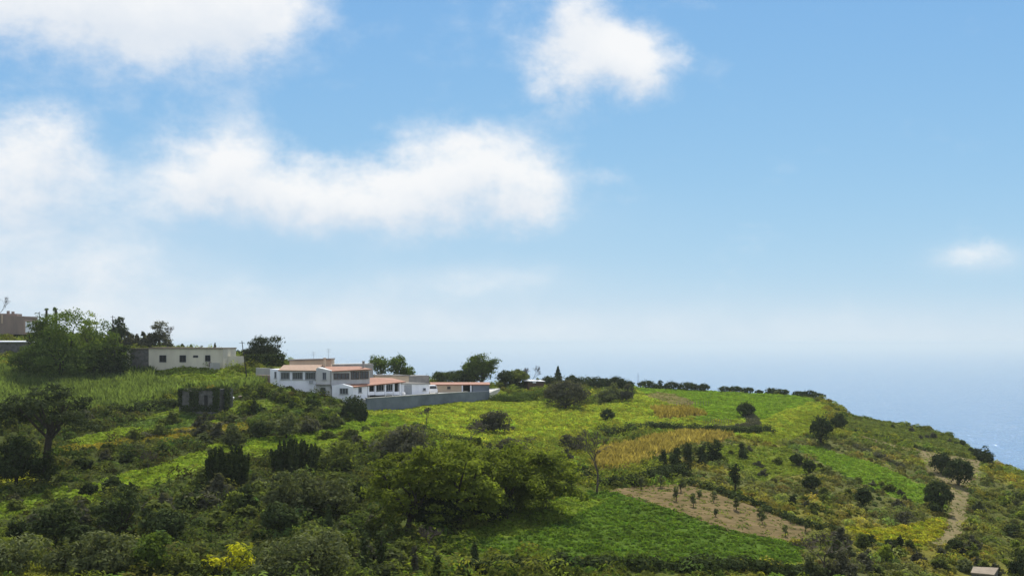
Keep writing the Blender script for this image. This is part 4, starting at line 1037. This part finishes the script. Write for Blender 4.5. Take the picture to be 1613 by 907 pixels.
# --- ruin
def ruin():
    f = Facade(281, 206, 358, 204); root, inv = parts_root('stone_ruin', f.at(320, 645), 'roofless grey stone ruin hung with dark ivy on the left slope', 'ruin'); zb = -13.0
    pts = [(282, 613), (290, 612.5), (298, 614), (304, 617.5), (311, 618), (316, 613.5), (330, 611.5), (340, 610), (345, 611.5)]
    top = [f.at(*p) for p in pts]; mb = MB(); fr = top + [np.array([top[-1][0], top[-1][1], zb]), np.array([top[0][0], top[0][1], zb])]
    mb.prism(fr, f.back * .5); mb.build('front_wall', M['stone'], root)
    fs = {}
    for u in (283.5, 343.5): a = f.off(f.at(u, 612), -2.6); fs[u] = a; MB().box((a[0], a[1], (a[2] + zb) / 2), (.45, 4.1, a[2] - zb - .2), f.rz).build('side_wall', M['stone'], root)
    a = f.at(282, 615); b = f.at(345, 614); MB().prism([f.off(a, -4.7), f.off(b, -4.7), np.array([*f.off(b, -4.7)[:2], zb]), np.array([*f.off(a, -4.7)[:2], zb])], f.back * .5).build('rear_wall', M['stone'], root)
    c, w, h = f.rect(322, 622, 327, 640); MB().box(f.off(c, .02), (w, .1, h), f.rz).build('doorway', M['darkopen'], root)
    rng = np.random.default_rng(5)
    for u0, u1, v0, v1, n in ((299, 313, 616, 640, 650), (336, 346, 609, 642, 650), (281, 287, 612, 640, 200), (286, 345, 611, 615, 260), (285, 346, 638, 648, 500)):
        uu = rng.uniform(u0, u1, n); vv = v0 + (v1 - v0) * rng.random(n); PP = np.array([f.off(f.at(a, b), abs(rng.normal()) * .16 + .02) for a, b in zip(uu, vv)])
        V, q = quads(PP, rng.normal(size=(n, 3)) * .7 + [0, -1, .3], .15 * rng.uniform(.6, 1.2, n), 1.1, rng); link('ivy', mesh_np('ivy', V, q, 4), M['dark'], root)
    a = fs[343.5]; n = 1500; PP = np.stack([a[0] + .3 + np.abs(rng.normal(size=n)) * .2, a[1] + rng.uniform(-2.2, 2.2, n), rng.uniform(zb + .5, a[2] + .1, n)], 1); V, q = quads(PP, rng.normal(size=(n, 3)) * .7 + [1, -.3, .3], .15 * rng.uniform(.6, 1.2, n), 1.1, rng); link('ivy', mesh_np('ivy', V, q, 4), M['dark'], root)
    settle(root, inv)
ruin()
# --- pinkish house at the far left hilltop
def hill_house():
    f = Facade(-60, 292, 39, 290); root, inv = parts_root('hilltop_house', f.at(10, 510), 'pinkish flat-roofed house on the hilltop at the left edge', 'house'); zb = 2.0
    block(MB(), f, -60, 496.5, 39, 498, 6, zb).build('wall', M['pink'], root)
    fb = Facade(-60, 296, 27, 296); block(MB(), fb, -60, 493, 27, 494, 3, zb).build('upper_wall', M['pink'], root)
    for u, v in ((13, 490.5), (20.5, 491.5)): p = ray(u, v, 297); MB().box((p[0], p[1], p[2] - .5), (.55, .55, 1.3)).build('chimney', M['pink'], root)
    c, w, h = f.rect(2.5, 495.5, 4.5, 509); MB().box(f.off(c, .05), (w, .12, h), f.rz).build('corner_strip', M['beige'], root)
    c, w, h = f.rect(-14, 500, -6, 507); window(root, f, -14, 500, -6, 507)
    settle(root, inv)
    f2 = Facade(39, 289, 56, 289); mb = MB(); block(mb, f2, 40, 506.5, 55.5, 507.5, .3, 2.5); tag(mb.build('garden_wall', M['white']), 'small white wall piece between hilltop house and big tree', 'wall')
    p0, p1 = ray(39, 501.5, 290), ray(56, 502.5, 289); tag(MB().tube([p0, p1], [.09, .09], 5).tube([p1, p1 - np.array([0, 0, 2.2])], [.09, .09], 5).build('pergola', M['brownwood']), 'thin pergola rail right of the hilltop house', 'pergola')
    f3 = Facade(-50, 262, 47, 262); root, inv = parts_root('low_shed', f3.at(15, 545), 'low dark shed with whitish flat roof at the left edge', 'shed')
    block(MB(), f3, -50, 539.5, 46, 539.5, 3, -2.5).build('wall', M['stone'], root)
    a, b = f3.at(-50, 537.2), f3.at(47, 537.2); slab(MB(), [f3.off(a, .5), f3.off(b, .5), up(f3.off(b, -3), .1), up(f3.off(a, -3), .1)], .25).build('roof', M['white'], root)
    settle(root, inv)
hill_house()
# --- concrete hut bottom right
def hut():
    Y = 132.0; a, b, c, d = ray(1529, 901, Y - 1), ray(1566, 904.5, Y - 1.2), ray(1573, 893.5, Y + 1.6), ray(1533, 891.6, Y + 1.6)
    zz = a[2]; root, inv = parts_root('concrete_hut', ((a + c) / 2) - np.array([0, 0, 1.5]), 'small hut with pale sloping concrete roof at the bottom right', 'hut')
    slab(MB(), [a, b, c, d], .16).build('roof', M['concrete_light'], root)
    w = [p + ((a + c) / 2 - p) * .06 - np.array([0, 0, .165]) for p in (a, b, c, d)]; mb = MB()
    vs = w + [np.array([p[0], p[1], zz - 3.2]) for p in w]; mb.add(vs, [(0, 1, 2, 3), (7, 6, 5, 4), (0, 4, 5, 1), (1, 5, 6, 2), (2, 6, 7, 3), (3, 7, 4, 0)]); mb.build('wall', M['stone'], root)
    settle(root, inv)
hut()
def boulder(u, v, r, mat, label, seed):
    import bmesh
    P = ground(u, v); bm = bmesh.new(); bmesh.ops.create_icosphere(bm, subdivisions=2, radius=r); rg = random.Random(seed)
    for vv in bm.verts: vv.co *= rg.uniform(.8, 1.15); vv.co.z *= .7
    me = bpy.data.meshes.new('boulder'); bm.to_mesh(me); bm.free(); o = link('boulder', me, M[mat]); o.location = P + np.array([0, 0, r * .75]); tag(o, label, 'stone')
boulder(13, 893, .55, 'concrete_light', 'pale rounded stone in the bottom left corner', 1)
boulder(3, 888, .4, 'concrete_light', 'small upright pale stone at the left edge near the bottom', 2)
boulder(365, 630, .45, 'plastic', 'whitish stone lying right of the stone ruin', 3)
boulder(378, 628, .4, 'concrete_light', 'pale block beyond the whitish stone by the ruin', 4)
# --- small garden shed on the right skyline
def gshed():
    f = Facade(826, 291, 858, 293); root, inv = parts_root('garden_shed', f.at(840, 607), 'small dark garden shed with pale sheet roof on the skyline', 'shed')
    block(MB(), f, 832, 601, 857, 601.4, 2.5, -11.5).build('wall', M['brownwood'], root)
    a, b = f.at(826, 599.4), f.at(858, 600.2); slab(MB(), [f.off(a, .4), f.off(b, .4), up(f.off(b, -2.8), .25), up(f.off(a, -2.8), .25)], .1).build('roof', M['greyframe'], root)
    c, w, h = f.rect(838, 600.8, 843, 603); MB().box(f.off(c, .45), (w, .06, h), f.rz).build('board', M['plastic'], root)
    settle(root, inv)
gshed()
# --- poles
def pole(u, vt, vb, Y, label, lean=0.0, r=.09, arm=True):
    b = ray(u, vb, Y); b[2] = min(b[2], zt(u, Y)[0] - .1); t = ray(u + lean, vt, Y); mb = MB().tube([b, t], [r * 1.2, r * .8], 7)
    root = tag(empty('utility_pole', b), label, 'pole'); o = mb.build('post', M['bark'], root); o.location = -np.array(b)
    if arm: q = MB().box((t[0], t[1], t[2] - .35), (1.0, .08, .08)).build('crossarm', M['bark'], root); q.location = -np.array(b)
pole(177.5, 497, 530, 280, 'utility pole beside the dark tree on the left skyline')
pole(62.5, 491, 515, 292, 'utility pole between the hilltop house and the big tree', arm=False)
pole(389, 537, 592, 236, 'leaning utility pole between cream house and villa', lean=-8)
pole(1005, 587, 606, 322, 'thin pole at the left end of the ridge row', r=.05, arm=False)
# --- vine stakes on the ridge
for k in range(26):
    row = k % 2; i = k // 2
    if row == 0: u, v = 1066 + i * 4.2, 641 - i * .15
    else: u, v = 1108 + i * 3.6, 667 + (i % 3)
    P = ground(u, v); o = MB().tube([(0, 0, -.2), (0, 0, 1.2)], [.05, .045], 5).build('vine_stake', M['concrete_light']); o.location = P
    tag(o, 'pale stake in the vine rows on the ridge field' if row == 0 else 'pale stake in the vine rows above the bramble hedge', 'stake', 'vine stakes by the brown strip' if row == 0 else 'vine stakes above the hedge')

# ------------------------------------------------------------------ air
def make_haze():
    m, nt, out = newmat('sea_haze'); pv = N(nt, 'ShaderNodeVolumePrincipled')
    pv.inputs['Color'].default_value = (.465, .53, .55, 1); pv.inputs['Density'].default_value = HAZE; pv.inputs['Anisotropy'].default_value = .35
    L(nt, pv.outputs[0], out.inputs['Volume'])
    mb = MB().box((0, 29000, (SEA - 1 + 14) / 2 - 3.5), (110000, 59000, 14 - SEA + 8)); o = mb.build('haze', m); o.visible_shadow = True
    tag(o, 'pale sea haze over the water', 'haze', kind='stuff')
HAZE = 1.15e-4
make_haze()

# ------------------------------------------------------------------ light and sky
SUN_AZ, SUN_EL = R(9), R(47)
S = Vector((math.sin(SUN_AZ) * math.cos(SUN_EL), math.cos(SUN_AZ) * math.cos(SUN_EL), math.sin(SUN_EL)))
sl = bpy.data.lights.new('sun', 'SUN'); sl.energy = 5.0; sl.angle = R(.53); sl.color = (1.0, .95, .87)
so = bpy.data.objects.new('sun', sl); COL.objects.link(so); so.rotation_euler = S.to_track_quat('Z', 'Y').to_euler(); so.location = (0, 0, 60)

def world():
    w = bpy.data.worlds.new('World'); SC.world = w; w.use_nodes = True; nt = w.node_tree; nt.nodes.clear()
    out = nt.nodes.new('ShaderNodeOutputWorld'); bg = nt.nodes.new('ShaderNodeBackground'); L(nt, bg.outputs[0], out.inputs['Surface'])
    sky = nt.nodes.new('ShaderNodeTexSky'); sky.sky_type = 'NISHITA'; sky.sun_disc = False; sky.sun_elevation = SUN_EL; sky.sun_rotation = SUN_AZ
    sky.altitude = 0; sky.air_density = .6; sky.dust_density = 0.0; sky.ozone_density = 3.0
    tc = nt.nodes.new('ShaderNodeTexCoord'); d = tc.outputs['Generated']
    sep = nt.nodes.new('ShaderNodeSeparateXYZ'); L(nt, d, sep.inputs[0])
    az = math_(nt, 'MULTIPLY', math_(nt, 'ARCTAN2', sep.outputs[0], sep.outputs[1]), 57.2958)
    el = math_(nt, 'MULTIPLY', math_(nt, 'ARCSINE', sep.outputs[2]), 57.2958)
    cmb = nt.nodes.new('ShaderNodeCombineXYZ'); L(nt, az, cmb.inputs[0]); L(nt, el, cmb.inputs[1])
    def ae(x, y): return math.degrees(math.atan((x - CX) / F)), math.degrees(math.atan((HZ - y) / math.hypot(F, x - CX)))
    # warp the lookup so outlines billow
    nw = N(nt, 'ShaderNodeTexNoise', ins={'Scale': 12.0, 'Detail': 9.0, 'Roughness': .64}); L(nt, d, nw.inputs['Vector'])
    sub = nt.nodes.new('ShaderNodeVectorMath'); sub.operation = 'SUBTRACT'; L(nt, nw.outputs['Color'], sub.inputs[0]); sub.inputs[1].default_value = (.5, .5, .5)
    def field(vec_shift, k):
        mul = nt.nodes.new('ShaderNodeVectorMath'); mul.operation = 'MULTIPLY'; L(nt, sub.outputs[0], mul.inputs[0]); mul.inputs[1].default_value = (k, k * .8, 0)
        add = nt.nodes.new('ShaderNodeVectorMath'); add.operation = 'ADD'; L(nt, cmb.outputs[0], add.inputs[0]); L(nt, mul.outputs[0], add.inputs[1])
        ad2 = nt.nodes.new('ShaderNodeVectorMath'); ad2.operation = 'ADD'; L(nt, add.outputs[0], ad2.inputs[0]); ad2.inputs[1].default_value = vec_shift
        tot = None
        for (x, y, rx, ry, s) in CLOUDS:
            c = ae(x, y); a = math.degrees(rx / F); b = math.degrees(ry / F)
            v1 = nt.nodes.new('ShaderNodeVectorMath'); v1.operation = 'SUBTRACT'; L(nt, ad2.outputs[0], v1.inputs[0]); v1.inputs[1].default_value = (c[0], c[1], 0)
            v2 = nt.nodes.new('ShaderNodeVectorMath'); v2.operation = 'MULTIPLY'; L(nt, v1.outputs[0], v2.inputs[0]); v2.inputs[1].default_value = (1 / a, 1 / b, 0)
            v3 = nt.nodes.new('ShaderNodeVectorMath'); v3.operation = 'DOT_PRODUCT'; L(nt, v2.outputs[0], v3.inputs[0]); L(nt, v2.outputs[0], v3.inputs[1])
            g = math_(nt, 'MULTIPLY', math_(nt, 'POWER', 2.0, math_(nt, 'MULTIPLY', v3.outputs['Value'], -1.0)), s)
            tot = g if tot is None else math_(nt, 'ADD', tot, g)
        return tot
    t0 = field((0, 0, 0), 4.4)
    nd = N(nt, 'ShaderNodeTexNoise', ins={'Scale': 13.0, 'Detail': 12.0, 'Roughness': .64, 'Distortion': .12}); L(nt, d, nd.inputs['Vector'])
    mp = N(nt, 'ShaderNodeMapping'); mp.inputs['Scale'].default_value = (1, 1, 1.7); L(nt, d, mp.inputs['Vector']); L(nt, mp.outputs[0], nd.inputs['Vector'])
    dens = math_(nt, 'ADD', math_(nt, 'MULTIPLY', t0, math_(nt, 'ADD', .45, math_(nt, 'MULTIPLY', nd.outputs[0], 1.1))), math_(nt, 'MULTIPLY', math_(nt, 'SUBTRACT', nd.outputs[0], .5), 1.35))
    # unseen clouds added beside, above and behind the view to brighten shaded walls
    no = N(nt, 'ShaderNodeTexNoise', ins={'Scale': 2.6, 'Detail': 7.0, 'Roughness': .6}); L(nt, d, no.inputs['Vector'])
    away = math_(nt, 'MAXIMUM', maprange(nt, el, 18, 26, 0, 1, True), maprange(nt, math_(nt, 'ABSOLUTE', az), 27, 38, 0, 1, True))
    rest = math_(nt, 'MULTIPLY', maprange(nt, no.outputs[0], .40, .56, 0, 1, True), away)
    veil = None
    for (x, y, rx, ry, k) in VEILS:
        c = ae(x, y); v1 = nt.nodes.new('ShaderNodeVectorMath'); v1.operation = 'SUBTRACT'; L(nt, cmb.outputs[0], v1.inputs[0]); v1.inputs[1].default_value = (c[0], c[1], 0)
        v2 = nt.nodes.new('ShaderNodeVectorMath'); v2.operation = 'MULTIPLY'; L(nt, v1.outputs[0], v2.inputs[0]); v2.inputs[1].default_value = (1 / math.degrees(rx / F), 1 / math.degrees(ry / F), 0)
        v3 = nt.nodes.new('ShaderNodeVectorMath'); v3.operation = 'DOT_PRODUCT'; L(nt, v2.outputs[0], v3.inputs[0]); L(nt, v2.outputs[0], v3.inputs[1])
        g = math_(nt, 'MULTIPLY', math_(nt, 'POWER', 2.0, math_(nt, 'MULTIPLY', v3.outputs['Value'], -1.0)), k); veil = g if veil is None else math_(nt, 'ADD', veil, g)
    veil = math_(nt, 'MULTIPLY', veil, math_(nt, 'ADD', .4, math_(nt, 'MULTIPLY', nd.outputs[0], 1.2)), clamp=True)
    mask = math_(nt, 'MAXIMUM', math_(nt, 'POWER', maprange(nt, dens, .12, 1.36, 0, 1, True), .85), rest)
    mask = math_(nt, 'SUBTRACT', 1.0, math_(nt, 'MULTIPLY', math_(nt, 'SUBTRACT', 1.0, mask), math_(nt, 'SUBTRACT', 1.0, veil)))
    t1 = field((0, 1.1, 0), 4.4)                    # how much cloud lies above this point: shades the bases
    shade = maprange(nt, math_(nt, 'SUBTRACT', t1, t0), -.5, .55, 0, 1)
    shade = math_(nt, 'ADD', shade, math_(nt, 'MULTIPLY', math_(nt, 'SUBTRACT', .52, nd.outputs[0]), 1.3), clamp=True)
    ccol = mixc(nt, shade, (6.1, 6.13, 6.16), (4.85, 5.2, 5.65))
    # the sky's range is compressed (x / (5 + x)) as the photograph's exposure does
    ad = nt.nodes.new('ShaderNodeVectorMath'); ad.operation = 'ADD'; L(nt, sky.outputs[0], ad.inputs[0]); ad.inputs[1].default_value = (5.9, 3.5, 1.3)
    dv = nt.nodes.new('ShaderNodeVectorMath'); dv.operation = 'DIVIDE'; L(nt, sky.outputs[0], dv.inputs[0]); L(nt, ad.outputs[0], dv.inputs[1])
    tint = nt.nodes.new('ShaderNodeVectorMath'); tint.operation = 'MULTIPLY'; L(nt, dv.outputs[0], tint.inputs[0]); tint.inputs[1].default_value = (.985, .995, .985)
    sc_ = nt.nodes.new('ShaderNodeVectorMath'); sc_.operation = 'SCALE'; L(nt, tint.outputs[0], sc_.inputs[0]); sc_.inputs['Scale'].default_value = SKY_GAIN
    col = mixc(nt, math_(nt, 'MULTIPLY', mask, .95), sc_.outputs[0], ccol)
    L(nt, col, bg.inputs['Color']); bg.inputs['Strength'].default_value = SKY_STR
CLOUDS = [ # direction of each puff, radii, weight
 (110,15,210,70,.95),(300,20,130,70,.9),(400,-5,60,60,.7),(0,-60,300,60,.8),
 (15,245,85,66,.75),(90,215,45,40,.5),(10,300,130,60,.45),(160,310,80,40,.25),
 (350,235,65,50,.85),(320,290,70,40,.7),(430,300,70,50,.62),(530,305,80,44,.72),(660,290,90,55,.9),(770,265,85,60,.95),(830,300,50,40,.6),(560,330,220,30,.35),(940,278,55,14,.3),
 (930,70,80,65,.95),(880,10,55,50,.7),(1010,95,45,50,.7),(885,138,46,36,.75),(965,115,60,35,.5),(1080,85,20,16,.35),
 (90,400,130,28,.42),(40,460,160,40,.3),(740,440,110,18,.3),(1545,408,45,14,.55),(1130,-10,60,20,.4),(380,460,60,14,.22),(860,450,160,14,.12),
]
VEILS = [(20,345,150,70,.36),(90,415,190,46,.36),(300,500,520,60,.34),(900,520,1300,34,.30),(745,440,110,22,.3),(560,345,260,40,.3),(1545,408,50,18,.35)]
SKY_GAIN, SKY_STR = 6.2, .1
world()

# ------------------------------------------------------------------ camera and render settings
cam = bpy.data.cameras.new('camera'); co = bpy.data.objects.new('camera', cam); COL.objects.link(co); SC.camera = co
cam.sensor_width = 36; cam.lens = 36 * F / 1613; cam.shift_y = (HZ - 453.5) / 1613; cam.clip_start = .5; cam.clip_end = 120000
co.location = (0, 0, 0); co.rotation_euler = (R(90), 0, 0)
SC.render.engine = 'CYCLES'
cy = SC.cycles; cy.use_denoising = True; cy.denoising_prefilter = 'ACCURATE'; cy.denoising_input_passes = 'RGB_ALBEDO_NORMAL'
try: cy.denoiser = 'OPENIMAGEDENOISE'
except Exception: pass
cy.max_bounces = 6; cy.diffuse_bounces = 3; cy.glossy_bounces = 2; cy.transmission_bounces = 3; cy.volume_bounces = 1; cy.transparent_max_bounces = 4
cy.sample_clamp_indirect = 6
vs = SC.view_settings; vs.view_transform = 'Standard'; vs.look = 'None'; vs.exposure = .66; vs.gamma = 1.0; vs.use_curve_mapping = False
